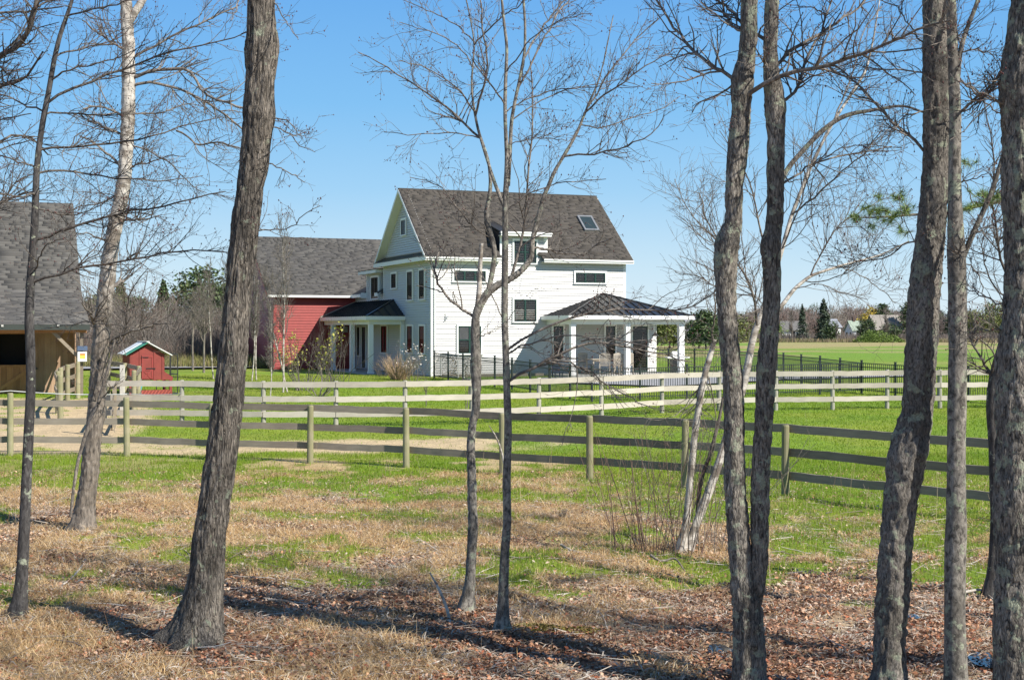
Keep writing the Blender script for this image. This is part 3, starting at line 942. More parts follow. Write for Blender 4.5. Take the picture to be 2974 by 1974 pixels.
# wall as individual vertical boards, with a stall opening
x = -SL; rng = random.Random(4)
swall = MB().box((-SL, wv + .03, .5), (-3.42, wv + .06, 4.0)).box((-1.98, wv + .03, .5), (-.34, wv + .06, 4.0)).box((-3.42, wv + .03, .5), (-1.98, wv + .06, 1.72)).box((-3.42, wv + .03, 3.02), (-1.98, wv + .06, 4.0)).build("wall", M['greyboard_lit'], stable, SZ)
while x < -.36:
    w_ = min(.19 + rng.random() * .08, -.34 - x)
    mat_ = M['pineboard_shaded'] if x < -2.0 else M['greyboard_lit']  # left boards carry the shaded tone, right boards the sunlit one
    dz = rng.random() * .012
    segs = [(.55, 3.95)]
    if -3.42 < x + w_ / 2 < -1.98: segs = [(.55, 1.72), (3.03, 3.95)]
    for a, b in segs:
        MB().box((x + .004, wv - dz, a), (x + w_ - .004, wv + .028, b)).build("board", mat_, swall, SZ)
    x += w_
# near-black block and lining paint the stall's inner shade
m = MB(); m.box((-3.9, wv + .9, .6), (-1.5, wv + 2.4, 3.2)); m.build("stall_shade_block", M['darkin'], stable, SZ)
m = MB(); m.box((-3.9, wv + .08, .6), (-3.86, wv + .9, 3.2)); m.box((-1.54, wv + .08, .6), (-1.5, wv + .9, 3.2)); m.box((-3.9, wv + .08, 3.1), (-1.5, wv + .9, 3.2)); m.build("stall_shade_lining", M['darkin'], stable, SZ)
m = MB(); m.box((-3.5, wv - .04, 1.70), (-1.9, wv - .0, 1.78)); m.box((-3.5, wv - .045, 3.0), (-1.9, wv, 3.1)); m.box((-2.03, wv - .05, .6), (-1.95, wv, 3.0)); m.build("door_trim", M['pineboard_shaded'], stable, SZ)
m = MB(); m.bar((-3.3, wv - .03, .75), (-2.1, wv - .03, 1.6), .03, .12); m.build("door_brace", M['pineboard_shaded'], stable, SZ)
for a in (-3.45, -2.0): MB().box((a, wv - .07, 1.6), (a + .22, wv - .05, 1.66)).build("hinge", M['black'], stable, SZ)
MB().box((-SL, .25, 3.05), (-.1, .40, 3.2)).build("eave_beam", M['pineboard_shaded'], stable, SZ)
# corner post, brace, right end panel with the fence charger
MB().box((-.34, .30, .5), (-.22, .42, 3.2)).build("post", M['raildark'], stable, SZ)
MB().bar((-.28, .33, 2.0), (-1.35, .33, 3.1), .08, .12).build("brace", M['raildark'], stable, SZ)
MB().bar((-.28, .40, 2.3), (-.28, 1.4, 3.1), .06, .1).build("brace", M['raildark'], stable, SZ)
MB().poly([(-.42, 1.8, .6), (-.42, 8.0, .6), (-.42, 8.0, 7.9), (-.42, 4.1, 4.5), (-.42, 1.8, 3.75)], (.04, 0, 0)).build("gable_wall", M['greyboard_lit'], stable, SZ)
m = MB(); m.box((-.44, .12, 1.95), (-.10, .30, 2.32)); ch = m.build("fence_charger", M['trim'], stable, SZ)
MB().box((-.45, .10, 2.36), (-.08, .31, 2.54)).build("charger_hood", plain('blue_grey_lid', (.08, .12, .2), .4), ch, SZ)
MB().box((-.36, .11, 2.06), (-.16, .118, 2.26)).build("warning_label", plain('yellow_label', (.75, .62, .10), .5), ch, SZ)
MB().box((-.35, .106, 2.20), (-.17, .1095, 2.245)).build("label_band", plain('red_label_band', (.6, .05, .04), .5), ch, SZ)

# ------------------------------------------------------------------ fences
def rail_mesh(L, h, th, seed, z_off=0):
    rng = np.random.default_rng(seed); n = 9
    xs = np.linspace(0, L, n); wz = (rng.random(n) - .5) * .018; wy = (rng.random(n) - .5) * .012
    V = []
    for i in range(n):
        for (y, z) in ((-th / 2, -h / 2), (th / 2, -h / 2), (th / 2, h / 2), (-th / 2, h / 2)):
            V.append((xs[i], y + wy[i], z + wz[i] + (rng.random() - .5) * .006))
    F = [(4 * i + a, 4 * i + (a + 1) % 4, 4 * i + 4 + (a + 1) % 4, 4 * i + 4 + a) for i in range(n - 1) for a in range(4)]
    F += [(3, 2, 1, 0), (4 * n - 4, 4 * n - 3, 4 * n - 2, 4 * n - 1)]
    me = bpy.data.meshes.new("rail"); me.from_pydata(V, [], [tuple(reversed(f)) for f in F]); me.update()
    return me


def post_mesh(h, r, seed):
    rng = np.random.default_rng(seed); n = 14; ks = [-.3, 0, h * .3, h * .6, h - .03, h]
    V = []
    for k, z in enumerate(ks):
        rr = r * (1.04 - .08 * max(z, 0) / h) * (.86 if k == len(ks) - 1 else 1)
        for i in range(n):
            a = 2 * pi * i / n
            V.append((cos(a) * rr * (1 + (rng.random() - .5) * .05), sin(a) * rr, z))
    F = [(k * n + i, k * n + (i + 1) % n, (k + 1) * n + (i + 1) % n, (k + 1) * n + i) for k in range(len(ks) - 1) for i in range(n)]
    F.append(tuple(range((len(ks) - 1) * n, len(ks) * n)))
    me = bpy.data.meshes.new("post"); me.from_pydata(V, [], F); me.update()
    return me


def board_fence(name, label, pts, heights, rail_h, posth, pr, rmat, pmat, rail_side=-1, every2=True, square=False, seed=0, group=None, postr=None):
    base = pts[0]
    f = thing(name, label, "fence", (base[0], base[1], gz1(*base)), group=group)
    o = np.array([base[0], base[1], gz1(*base)])
    for i, p in enumerate(pts):
        z = gz1(*p); hh = posth[i] if isinstance(posth, (list, tuple)) else posth
        if square:
            b = MB().box((-pr, -pr, -.3), (pr, pr, hh)); me = b.mesh("post", bevel=.006)
        else:
            me = post_mesh(hh, pr, seed + i)
        q = link("post", me, pmat[i % len(pmat)] if isinstance(pmat, list) else pmat, f, np.array([p[0], p[1], z]) - o)
        q.rotation_euler = (radians((random.random() - .5) * 1.6), radians((random.random() - .5) * 1.6), random.random() * 6)
        if square: q.rotation_euler[2] = ANG
    step = 2 if every2 else 1
    for r, h in enumerate(heights):
        k = -(r % 2) if every2 else 0
        while k < len(pts) - 1:
            a = max(k, 0); b = min(k + 1, len(pts) - 1)
            p = np.array([*pts[a], gz1(*pts[a]) + h]); qv = np.array([*pts[b], gz1(*pts[b]) + h])
            d = qv - p; L = np.linalg.norm(d); nrm = np.array([d[1], -d[0], 0]) / math.hypot(d[0], d[1])
            if nrm[1] > 0: nrm = -nrm
            off = nrm * rail_side * (-1) * (pr + .016)
            ro = link("rail", rail_mesh(L - .004, rail_h, .032, seed * 10 + k + r * 50), rmat, f, p + off - o)
            ro.rotation_euler = (radians((random.random() - .5) * 2), -math.asin(d[2] / L) + radians((random.random() - .5) * .35), math.atan2(d[1], d[0]))
            k += 1
    return f


near_pts = [(-17.5, 34.3), (-14.9, 34.1), (-12.35, 33.9), (-9.45, 33.8), (-7.2, 33.0), (-4.75, 32.4), (-2.42, 31.5), (-.2, 30.3), (1.64, 29.0), (3.47, 27.6), (5.16, 26.0), (6.8, 24.4), (8.4, 22.8), (10.0, 21.1), (11.6, 19.4)]
near_fence = board_fence("board_fence", "dark weathered three-rail fence on round posts nearest the trees", near_pts, (.40, .84, 1.29), .155,
                         [1.45, 1.45, 1.55] + [1.45] + [1.36] * 11, .075, M['railnear'], M['postgreen'], rail_side=1, seed=1)
far_pts = [(-12.1, 40.9), (-9.75, 40.7), (-7.25, 40.2), (-5.14, 40.2), (-3.15, 40.5), (-1.2, 41.1), (.82, 42.0), (2.8, 43.1), (4.9, 45.0), (6.9, 45.9), (8.85, 46.2), (10.8, 46.4), (12.8, 47.0), (14.6, 47.0), (16.5, 47.3), (18.6, 47.9)]
far_fence = board_fence("board_fence", "silvery three-rail fence crossing the lawn in front of the house", far_pts, (.36, .80, 1.22), .165, 1.33, .07, M['railfar'], M['postgrey'], rail_side=-1, seed=3)
# pen fence from the stable corner towards the camera
pen_pts = [(-16.45, 52.2), (-16.1, 49.9), (-15.5, 47.3), (-14.8, 44.9), (-13.9, 42.4)]
pen_fence = board_fence("board_fence", "brown three-rail fence running from the stable corner to the gate", pen_pts, (.36, .84, 1.26), .15, 1.38, .085, M['raildark'], M['postgreen'], rail_side=-1, seed=5)
pen2 = board_fence("board_fence", "short rail fence behind the gate beside the red coop", [(-15.7, 53.6), (-14.5, 51.6), (-13.35, 49.2), (-12.6, 45.9)], (.36, .82, 1.26), .15, 1.36, .08, M['railnear'], M['postgreen'], rail_side=1, seed=6)
# tall pale gate post and the wire gate between the two fences
gp = MB().box((-.07, -.05, -.3), (.07, .05, 1.62)).build("gate_post", M['postwhite'], None, loc=(-12.45, 44.0, gz1(-12.45, 44)), bevel=.006)
tag(gp, "pale square gate post standing in front of the red coop", "post")
gate = thing("field_gate", "brown wooden field gate with diagonal brace beside the leaning tree", "gate", (-10.95, 37.8, gz1(-10.95, 37.8)), radians(105))
for h in (.25, .6, .95, 1.2):
    MB().box((0, -.02, h), (2.9, .02, h + .09)).build("gate_rail", M['raildark'], gate)
for a in (0, 1.4, 2.8): MB().box((a, -.045, .12), (a + .1, -.02, 1.32)).build("gate_upright", M['raildark'], gate)
MB().bar((.1, .035, .2), (2.7, .035, 1.2), .03, .09).build("gate_brace", M['raildark'], gate)
lead = MB()
pts = [(-11.45, 38.0, 1.62), (-11.46, 38.0, 1.35), (-11.42, 38.02, 1.1), (-11.47, 38.0, .95), (-11.44, 38.0, .72)]
for a, b in zip(pts[:-1], pts[1:]): lead.cyl(a, b, .05, .045, 8)
tag(lead.build("lead_rope", plain('tan_rope', (.45, .32, .19), .8)), "tan coiled lead rope hanging at the end of the silvery fence", "rope")


def sagging(name, label, P, r=.012, sag=.04):
    mb_ = MB()
    for a, b in zip(P[:-1], P[1:]):
        a = np.array(a, float); b = np.array(b, float); n = 6
        q = [a + (b - a) * t - np.array([0, 0, sag * 4 * t * (1 - t)]) for t in np.linspace(0, 1, n)]
        for c, d in zip(q[:-1], q[1:]): mb_.cyl(c, d, r, n=5, cap=False)
    return tag(mb_.build(name, M['rope']), label, "fence wire")


def fz(p, h): return (p[0], p[1], gz1(*p) + h)


sagging("fence_rope", "white electric rope strung along the top of the paddock posts", [fz((-17.5, 34.3), 1.50), fz((-14.9, 34.1), 1.5), fz((-12.35, 33.9), 1.60), fz((-9.45, 33.8), 1.52)])
sagging("fence_rope", "white electric rope running low past the front of the coop", [(-12.4, 43.9, 1.15), (-9.75, 40.55, 1.30)])
0 and sagging("fence_rope", "white electric rope between the silvery and dark rails", [fz((-9.45, 33.7), .98), fz((-9.75, 40.6), .55), fz((-5.14, 40.1), .5)], r=.009)


# black metal picket fence
def picket_fence(name, label, runs, singles):
    p0 = runs[0][0][0]
    f = thing(name, label, "fence", (*p0, gz1(*p0)))
    o = np.array([*p0, gz1(*p0)])
    pk = MB().box((-.009, -.009, .06), (.009, .009, 1.17)).mesh("picket"); pk.materials.append(M['fencemetal'])
    pst = MB().box((-.032, -.032, -.1), (.032, .032, 1.26)).box((-.04, -.04, 1.26), (.04, .04, 1.29)).mesh("post"); pst.materials.append(M['fencemetal'])
    cnt = 0
    for (a, b), gate_at in runs:
        a = np.array(a); b = np.array(b); L = np.linalg.norm(b - a); d = (b - a) / L; n = max(1, round(L / 1.83)); ang = math.atan2(d[1], d[0])
        for i in range(n + 1):
            p = a + d * L * i / n
            link("post", pst, None, f, np.array([*p, gz1(*p) + .03]) - o, ang)
            if i < n:
                q = a + d * L * (i + 1) / n
                za, zb = gz1(*p) + .03, gz1(*q) + .03
                for h in (.12, 1.02, 1.17):
                    MB().bar(np.array([*p, za + h]) - o, np.array([*q, zb + h]) - o, .028, .03).build("rail", M['fencemetal'], f)
                m_ = int(round(L / n / .1)); st = MB()
                for k in range(1, m_):
                    r_ = p + (q - p) * k / m_; z = za + (zb - za) * k / m_
                    if cnt < singles:
                        link("picket", pk, None, f, np.array([*r_, z]) - o, ang); cnt += 1
                    else:
                        c_ = np.array([*r_, z]) - o; st.box((c_[0] - .009, c_[1] - .009, c_[2] + .06), (c_[0] + .009, c_[1] + .009, c_[2] + 1.17))
                if st.v: st.build("pickets", M['fencemetal'], f)['kind'] = 'stuff'
    return f


PF = picket_fence("picket_fence", "black metal picket fence enclosing the patio and side yard", [(((2.92, 50.3), (13.86, 54.6)), None), (((2.92, 50.3), (-3.65, 64.6)), None), (((13.86, 54.6), (18.6, 47.6)), None),
                                                         (((13.86, 54.6), (10.5, 69.0)), None), (((10.5, 69.0), (6.9, 72.5)), None)], 290)

# lattice screen panels against the house corner
for i, (a, b, lab) in enumerate((((-3.35, 64.6), (-2.45, 63.0), "pale fretwork garden screen nearest the house corner"), ((-2.2, 62.5), (-1.5, 61.1), "pale fretwork garden screen next to the grey trunk"))):
    a = np.array(a); b = np.array(b); L = np.linalg.norm(b - a)
    s_ = thing("garden_screen", lab, "screen", (*a, gz1(*a)), math.atan2(b[1] - a[1], b[0] - a[0]), group="fretwork screens behind the picket fence")
    MB().box((0, -.02, .1), (.05, .02, 1.15)).box((L - .05, -.02, .1), (L, .02, 1.15)).box((.05, -.02, 1.1), (L - .05, .02, 1.15)).box((.05, -.02, .1), (L - .05, .02, .15)).build("frame", M['trim'], s_)
    rg = random.Random(i)
    fm = MB(); y = .2
    while y < 1.08:
        x = .08
        while x < L - .15:
            w_ = .06 + rg.random() * .12
            if rg.random() < .55: fm.box((x, -.008, y), (x + w_, .008, y + .022))
            else: fm.box((x, -.008, y), (x + .022, .008, y + .075))
            x += .09
        y += .06
    fm.build("fretwork", M['teak'], s_)['kind'] = 'stuff'

# ------------------------------------------------------------------ chicken coop
cx_, cy_ = (440 - CX) / FPX * 53, 53.0
coop = thing("chicken_coop", "small red chicken coop on legs with green and white peaked roof", "coop", (cx_ - .85, cy_, gz1(cx_, cy_)), radians(27))
m = MB()
wb = 1.34
m.poly([(0, 0, .62), (wb, 0, .62), (wb, 0, 1.62), (wb / 2 + .02, 0, 1.98), (0, 0, 1.62)], (0, 1.3, 0)); m.build("body", M['coopred'], coop)
m = MB(); m.poly([(wb, .04, .62), (wb + .34, .04, .62), (wb + .34, .04, .72), (wb, .04, .95)], (0, 1.1, 0)); m.build("nest_box", M['coopred'], coop)
for x_ in (.02, .37, .92, 1.24):
    MB().box((x_, -.022, .6), (x_ + .07, 0, 1.62 + (.2 if .3 < x_ < 1 else 0))).build("batten", M['coopred'], coop)
m = MB(); m.box((.46, -.035, .66), (.90, -.005, 1.58)); dr_ = m.build("door", M['coopred'], coop)
m = MB(); m.box((.46, -.05, .66), (.52, -.035, 1.58)); m.box((.84, -.05, .66), (.90, -.035, 1.58)); m.box((.52, -.05, 1.5), (.84, -.035, 1.58)); m.box((.52, -.05, 1.0), (.84, -.035, 1.06))
m.bar((.53, -.042, .68), (.83, -.042, 1.0), .012, .05); m.bar((.83, -.042, .68), (.53, -.042, 1.0), .012, .05); m.build("door_frame", plain('dark_red_trim', (.26, .035, .03), .6), dr_)
MB().box((.44, -.06, 1.49), (.72, -.05, 1.52)).build("hinge", M['black'], dr_); MB().box((.62, -.065, 1.05), (.98, -.05, 1.09)).build("latch", M['black'], dr_)
m = MB(); m.box((0, -.01, .48), (wb + .3, .02, .58)); m.box((0, -.01, 0), (.1, .1, .62)); m.box((wb + .2, -.01, 0), (wb + .3, .1, .62)); m.box((0, 1.2, 0), (.1, 1.3, .62)); m.box((wb + .2, 1.1, 0), (wb + .3, 1.2, .62)); m.build("leg_frame", M['coopred'], coop)
m = MB(); m.box((.1, .0, .0), (wb + .2, .02, .24))
m.build("kick_board", M['coopred'], coop)
for k in range(11):
    MB().bar((.15 + k * .13, -.012, .04), (.27 + k * .13, -.012, .22), .01, .02).build("lattice_strip", plain('orange_red_lattice', (.5, .12, .08), .7) if k == 0 else bpy.data.materials['orange_red_lattice'], coop)
MB().poly([(.12, -.03, .1), (.42, -.03, .16), (.50, -.03, .42), (.30, -.03, .36)], (0, .02, 0)).build("tarp_flap", plain('turquoise_plastic', (.10, .32, .36), .5), coop)
m = MB(); m.poly([(-.16, -.2, 1.58), (wb / 2, -.2, 2.06), (wb / 2, .45, 2.06), (-.16, .45, 1.58)], (0, 0, .035)); m.build("roof_panel", M['greenroof'], coop)
m = MB(); m.poly([(-.16, .45, 1.6), (wb / 2, .45, 2.08), (wb / 2, 1.5, 2.08), (-.16, 1.5, 1.6)], (0, 0, .035)); m.build("roof_panel", M['whiteroof'], coop)
for k in range(7):
    y_ = -.2 + k * .25
    m = MB(); m.poly([(wb / 2, y_, 2.07), (wb + .26, y_, 1.56), (wb + .26, y_ + .23, 1.56), (wb / 2, y_ + .23, 2.07)], (0, 0, .035)); m.build("roof_panel", M['whiteroof'], coop)
MB().bar((wb / 2, -.22, 2.11), (wb / 2, 1.55, 2.11), .12, .03).build("ridge_cap", M['whiteroof'], coop)
m = MB()
for x_ in (wb + .05, wb + .32, wb + .62):
    for y_ in (.5, 1.7): m.box((x_, y_, 0), (x_ + .035, y_ + .035, 1.6 if x_ > wb + .5 else 1.68))
for z_ in (.05, .8, 1.6):
    m.box((wb + .05, .5, z_), (wb + .65, .53, z_ + .03)); m.box((wb + .62, .5, z_), (wb + .65, 1.73, z_ + .03))
run = m.build("run_frame", M['black'], coop)
mm = MB()
for k in range(20): mm.box((wb + .06 + k * .03, .512, .05), (wb + .063 + k * .03, .516, 1.6))
for k in range(50): mm.box((wb + .05, .511, .06 + k * .031), (wb + .64, .514, .063 + k * .031))
mm.build("wire_mesh", M['black'], coop)['kind'] = 'stuff'

# ------------------------------------------------------------------ things on the porch
PZ_ = 1.0


def deck_chair(u, v, rz, label):
    x, y = W(u, v)
    c = thing("patio_chair", label, "chair", (x, y, PZ_), ANG + rz, group="grey teak chairs round the porch table")
    MB().box((-.24, -.22, .42), (.24, .22, .46)).build("seat", M['teak'], c)
    for a in (-1, 1):
        MB().box((a * .24 - .025, -.24, 0), (a * .24 + .025, -.19, .46)).build("leg", M['teak'], c)
        MB().box((a * .24 - .025, .19, 0), (a * .24 + .025, .24, 1.0)).build("leg", M['teak'], c)
    for k in range(6):
        MB().box((-.185 + k * .066, .205, .5), (-.145 + k * .066, .225, .93)).build("slat", M['teak'], c)
    n = 7; p = [(-.26 + .52 * i / n, .2, .93 + .06 * sin(pi * i / n)) for i in range(n + 1)]
    MB().poly([(a, b, z + .06) for a, b, z in p] + [(.26, .2, .93), (-.26, .2, .93)], (0, .03, 0)).build("top_rail", M['teak'], c)
    return c


tx, ty = W(8.35, -1.75)
tb = thing("patio_table", "rectangular grey teak table standing on the white porch", "table", (tx, ty, PZ_), ANG)
for k in range(7): MB().box((-.85, -.45 + k * .13, .70), (.85, -.45 + k * .13 + .12, .74)).build("slat", M['teak'], tb)
for a in (-.8, .74):
    for b in (-.4, .36): MB().box((a, b, 0), (a + .06, b + .06, .7)).build("leg", M['teak'], tb)
MB().box((-.8, -.4, .62), (.8, -.37, .7)).build("apron", M['teak'], tb)
deck_chair(7.65, -1.0, 0.1, "grey teak chair on the house side of the porch table")
deck_chair(8.02, -2.5, pi - .5, "grey teak chair turned at an angle beside the porch table")
deck_chair(8.62, -2.52, pi + .02, "grey teak chair seen square from behind at the porch table")
deck_chair(9.35, -2.2, pi + .7, "grey teak chair half hidden beside the middle porch column")

gx, gy = 8.35, 69.6
gr = thing("gas_grill", "white gas grill with folded side shelves beyond the porch", "grill", (gx, gy, gz1(gx, gy)), ANG * .5)
MB().box((-.32, -.25, .1), (.32, .25, .78)).build("cart", M['black'], gr)
MB().box((-.58, -.25, .82), (-.34, .25, .90)).build("side_shelf", M['trim'], gr); MB().box((.34, -.25, .82), (.58, .25, .90)).build("side_shelf", M['trim'], gr)
m = MB(); pr_ = [(-.3, -.27, .80), (.3, -.27, .80), (.3, -.27, .92), (-.3, -.27, .92)]
m.poly(pr_, (0, .52, 0)); m.build("firebox", M['trim'], gr)
m = MB(); n = 8; ls = [(-.3, -.25 + .5 * i / n, .93 + .24 * sin(pi * i / n) ** .6) for i in range(n + 1)]
m.poly(ls, (.6, 0, 0)); lid = m.build("lid", M['whiteroof'], gr)
MB().box((-.2, -.31, .98), (.2, -.28, 1.0)).build("handle", M['black'], lid)
for a in (-.28, .24):
    for b in (-.2, .18): MB().cyl((a, b, .06), (a + .04, b, .06), .06, n=10).build("wheel", M['black'], gr)

lx, ly = W(10.55, -2.9)
lamp = thing("porch_pendant", "black barn style pendant lamp hanging from the porch beam", "lamp", (lx, ly, 3.42), ANG)
MB().cyl((0, 0, 0), (0, 0, -.38), .008, n=6).build("cord", M['black'], lamp)
MB().cyl((0, 0, -.36), (0, 0, -.44), .035, .05, 12).cyl((0, 0, -.44), (0, 0, -.54), .05, .17, 16).cyl((0, 0, -.54), (0, 0, -.57), .17, .175, 16).build("shade", M['black'], lamp)
MB().cyl((0, 0, -.46), (0, 0, -.55), .03, .04, 10).build("bulb", M['trim'], lamp)

bx_, by_ = W(5.0, -3.7)
bc = thing("plastic_chair", "small blue chair standing behind the picket fence by the porch", "chair", (bx_, by_, gz1(bx_, by_)), ANG)
blue = plain('navy_blue_plastic', (.008, .014, .045), .95)
MB().box((-.22, -.2, .30), (.22, .2, .34)).build("seat", blue, bc); MB().box((-.22, .16, .34), (.22, .2, .62)).build("backrest", blue, bc)
for a in (-.26, .2):
    for b in (-.2, .16): MB().box((a * .8, b * .9, 0), (a * .8 + .04, b * .9 + .04, .30)).build("leg", blue, bc)


# ------------------------------------------------------------------ branches and trees
def nrm(v):
    return v / np.maximum(np.linalg.norm(v, axis=-1, keepdims=True), 1e-9)


def tubes(P, R, sides):
    """P (N,K,3), R (N,K) -> verts, quads"""
    N, K, _ = P.shape
    T = np.empty_like(P); T[:, 1:-1] = P[:, 2:] - P[:, :-2]; T[:, 0] = P[:, 1] - P[:, 0]; T[:, -1] = P[:, -1] - P[:, -2]
    T = nrm(T); ov = nrm(P[:, -1] - P[:, 0])
    ref = np.where(np.abs(ov[:, 2:3]) > .8, np.array([[1.0, 0, 0]]), np.array([[0, 0, 1.0]]))[:, None, :]
    A = nrm(np.cross(T, np.broadcast_to(ref, T.shape))); B = np.cross(T, A)
    an = np.arange(sides) * 2 * pi / sides
    V = P[:, :, None, :] + (A[:, :, None, :] * np.cos(an)[None, None, :, None] + B[:, :, None, :] * np.sin(an)[None, None, :, None]) * R[:, :, None, None]
    base = (np.arange(N)[:, None, None] * K + np.arange(K - 1)[None, :, None]) * sides
    i = np.arange(sides)[None, None, :]; j = (i + 1) % sides
    F = np.stack([base + i, base + sides + i, base + sides + j, base + j], -1).reshape(-1, 4)
    return V.reshape(-1, 3), F


def spawn(rng, P, R, n, length, ang=(35, 65), up=.15, wig=.18, tmin=.15, tmax=1.0, rratio=.55, rmin=.0022, rmax=.03, K=6, taper=.3, weight=None, droop=0.0, shrink=True):
    """n children on the parent polylines P (N,K,3)"""
    N, KP, _ = P.shape
    L = np.linalg.norm(np.diff(P, axis=1), axis=2).sum(1)
    w = L if weight is None else L * weight
    pi_ = rng.choice(N, n, p=w / w.sum())
    t = tmin + (tmax - tmin) * rng.random(n)
    f = t * (KP - 1); k = np.minimum(f.astype(int), KP - 2); fr = (f - k)[:, None]
    p0 = P[pi_, k]; p1 = P[pi_, k + 1]; pos = p0 + (p1 - p0) * fr; tan = nrm(p1 - p0)
    r0 = (R[pi_, k] * (1 - fr[:, 0]) + R[pi_, k + 1] * fr[:, 0])
    rnd = rng.normal(size=(n, 3)); perp = nrm(rnd - (rnd * tan).sum(1, keepdims=True) * tan)
    a = np.radians(ang[0] + (ang[1] - ang[0]) * rng.random(n))[:, None]
    d = nrm(tan * np.cos(a) + perp * np.sin(a) + np.array([0, 0, up]))
    ln = (length[0] + (length[1] - length[0]) * rng.random(n) ** 1.5)
    if shrink: ln = ln * (1.15 - .6 * t)
    cp = np.empty((n, K, 3)); cp[:, 0] = pos
    seg = (ln / (K - 1))[:, None]
    for q in range(1, K):
        d = nrm(d + rng.normal(size=(n, 3)) * wig + np.array([0, 0, up * .35 - droop * q / K]))
        cp[:, q] = cp[:, q - 1] + d * seg
    rs = np.clip(r0 * rratio, rmin, rmax)
    cr = rs[:, None] * np.linspace(1, taper, K)[None]
    cr = np.maximum(cr, rmin * .6)
    return cp, cr


def resample(P, R, K, smooth=2):
    P = np.asarray(P, float); R = np.asarray(R, float)
    s = np.concatenate([[0], np.cumsum(np.linalg.norm(np.diff(P, axis=0), axis=1))])
    t = np.linspace(0, s[-1], K)
    Q = np.stack([np.interp(t, s, P[:, i]) for i in range(3)], 1); r = np.interp(t, s, R)
    for _ in range(smooth):
        Q[1:-1] = (Q[:-2] + 2 * Q[1:-1] + Q[2:]) / 4; r[1:-1] = (r[:-2] + 2 * r[1:-1] + r[2:]) / 4
    return Q, r


def trunk_mesh(P, R, sides, style, seed, flare=.0, zg=0.0):
    L = np.linalg.norm(np.diff(P, axis=0), axis=1).sum()
    step = {'oak': .030, 'maple': .030, 'smooth': .045}[style]
    K = max(12, int(L / step)); Q, r = resample(P, R, K, 6)
    s = np.concatenate([[0], np.cumsum(np.linalg.norm(np.diff(Q, axis=0), axis=1))])
    T = np.empty_like(Q); T[1:-1] = Q[2:] - Q[:-2]; T[0] = Q[1] - Q[0]; T[-1] = Q[-1] - Q[-2]; T = nrm(T)
    A = nrm(np.cross(T, np.tile([0, 1.0, .0], (K, 1)))); B = np.cross(T, A)
    th = np.arange(sides) * 2 * pi / sides
    TH, SS = np.meshgrid(th, s); RR = np.repeat(r[:, None], sides, 1)
    rm = float(np.median(r))
    if style == 'oak':
        per = max(8, int(2 * pi * rm / .028)); n = vnoise(TH / (2 * pi) * per + .8 * (fbm(TH / (2 * pi) * 4, SS * 2.2, 1, 2, 4) - .5) * 4, SS / .16, seed, None)
        per2 = per
        n = fbm(TH / (2 * pi) * per2, SS / .20 + fbm(TH / (2 * pi) * 6, SS * 3, 2, 2, 6) * 3, seed, 3, per2)
        rid = 1 - np.abs(2 * n - 1); D = -(rid ** 3) * .026 + .008
    elif style == 'maple':
        per = max(6, int(2 * pi * rm / .045)); n = fbm(TH / (2 * pi) * per, SS / .12, seed, 3, per)
        rid = 1 - np.abs(2 * n - 1); D = -(rid ** 3) * .018 + (fbm(TH / (2 * pi) * per, SS / .05, seed + 2, 3, per) - .5) * .018
    else:
        per = max(5, int(2 * pi * rm / .06)); D = (fbm(TH / (2 * pi) * per, SS / .08, seed, 3, per) - .5) * .012
    D = D * np.clip(RR / .12, .25, 1.2)
    lump = (fbm(TH / (2 * pi) * 3, SS / .5, seed + 1, 2, 3) - .5) * .16 * RR
    rad = RR + D + lump
    if flare:
        h = np.maximum(Q[:, 2] - zg, 0)[:, None]
        rad = rad + flare * np.exp(-h / .16) * (.5 + .5 * np.cos(5 * TH + seed)) * RR + flare * .4 * np.exp(-h / .3) * RR
    V = Q[:, None, :] + (A[:, None, :] * np.cos(TH)[..., None] + B[:, None, :] * np.sin(TH)[..., None]) * rad[..., None]
    i = np.arange(sides)[None, :]; j = (i + 1) % sides; b = np.arange(K - 1)[:, None] * sides
    F = np.stack([b + i, b + j, b + sides + j, b + sides + i], -1).reshape(-1, 4)
    return V.reshape(-1, 3), F


def px_line(pts, Y, dy=0.0, seed=0, wob=0.0):
    """photo polyline (x, y[, width]) set at depth Y -> 3-D points and radii"""
    rng = np.random.default_rng(seed); out = []; R = []
    n = len(pts); ph = rng.random() * 6
    for i, p in enumerate(pts):
        t = i / max(1, n - 1); y = Y + dy * t + wob * sin(ph + t * 5) * t
        out.append(at(p[0], p[1], y)); R.append((p[2] if len(p) > 2 else 4) / 2 * y / FPX)
    return np.array(out), np.array(R)


ALLTREES = []


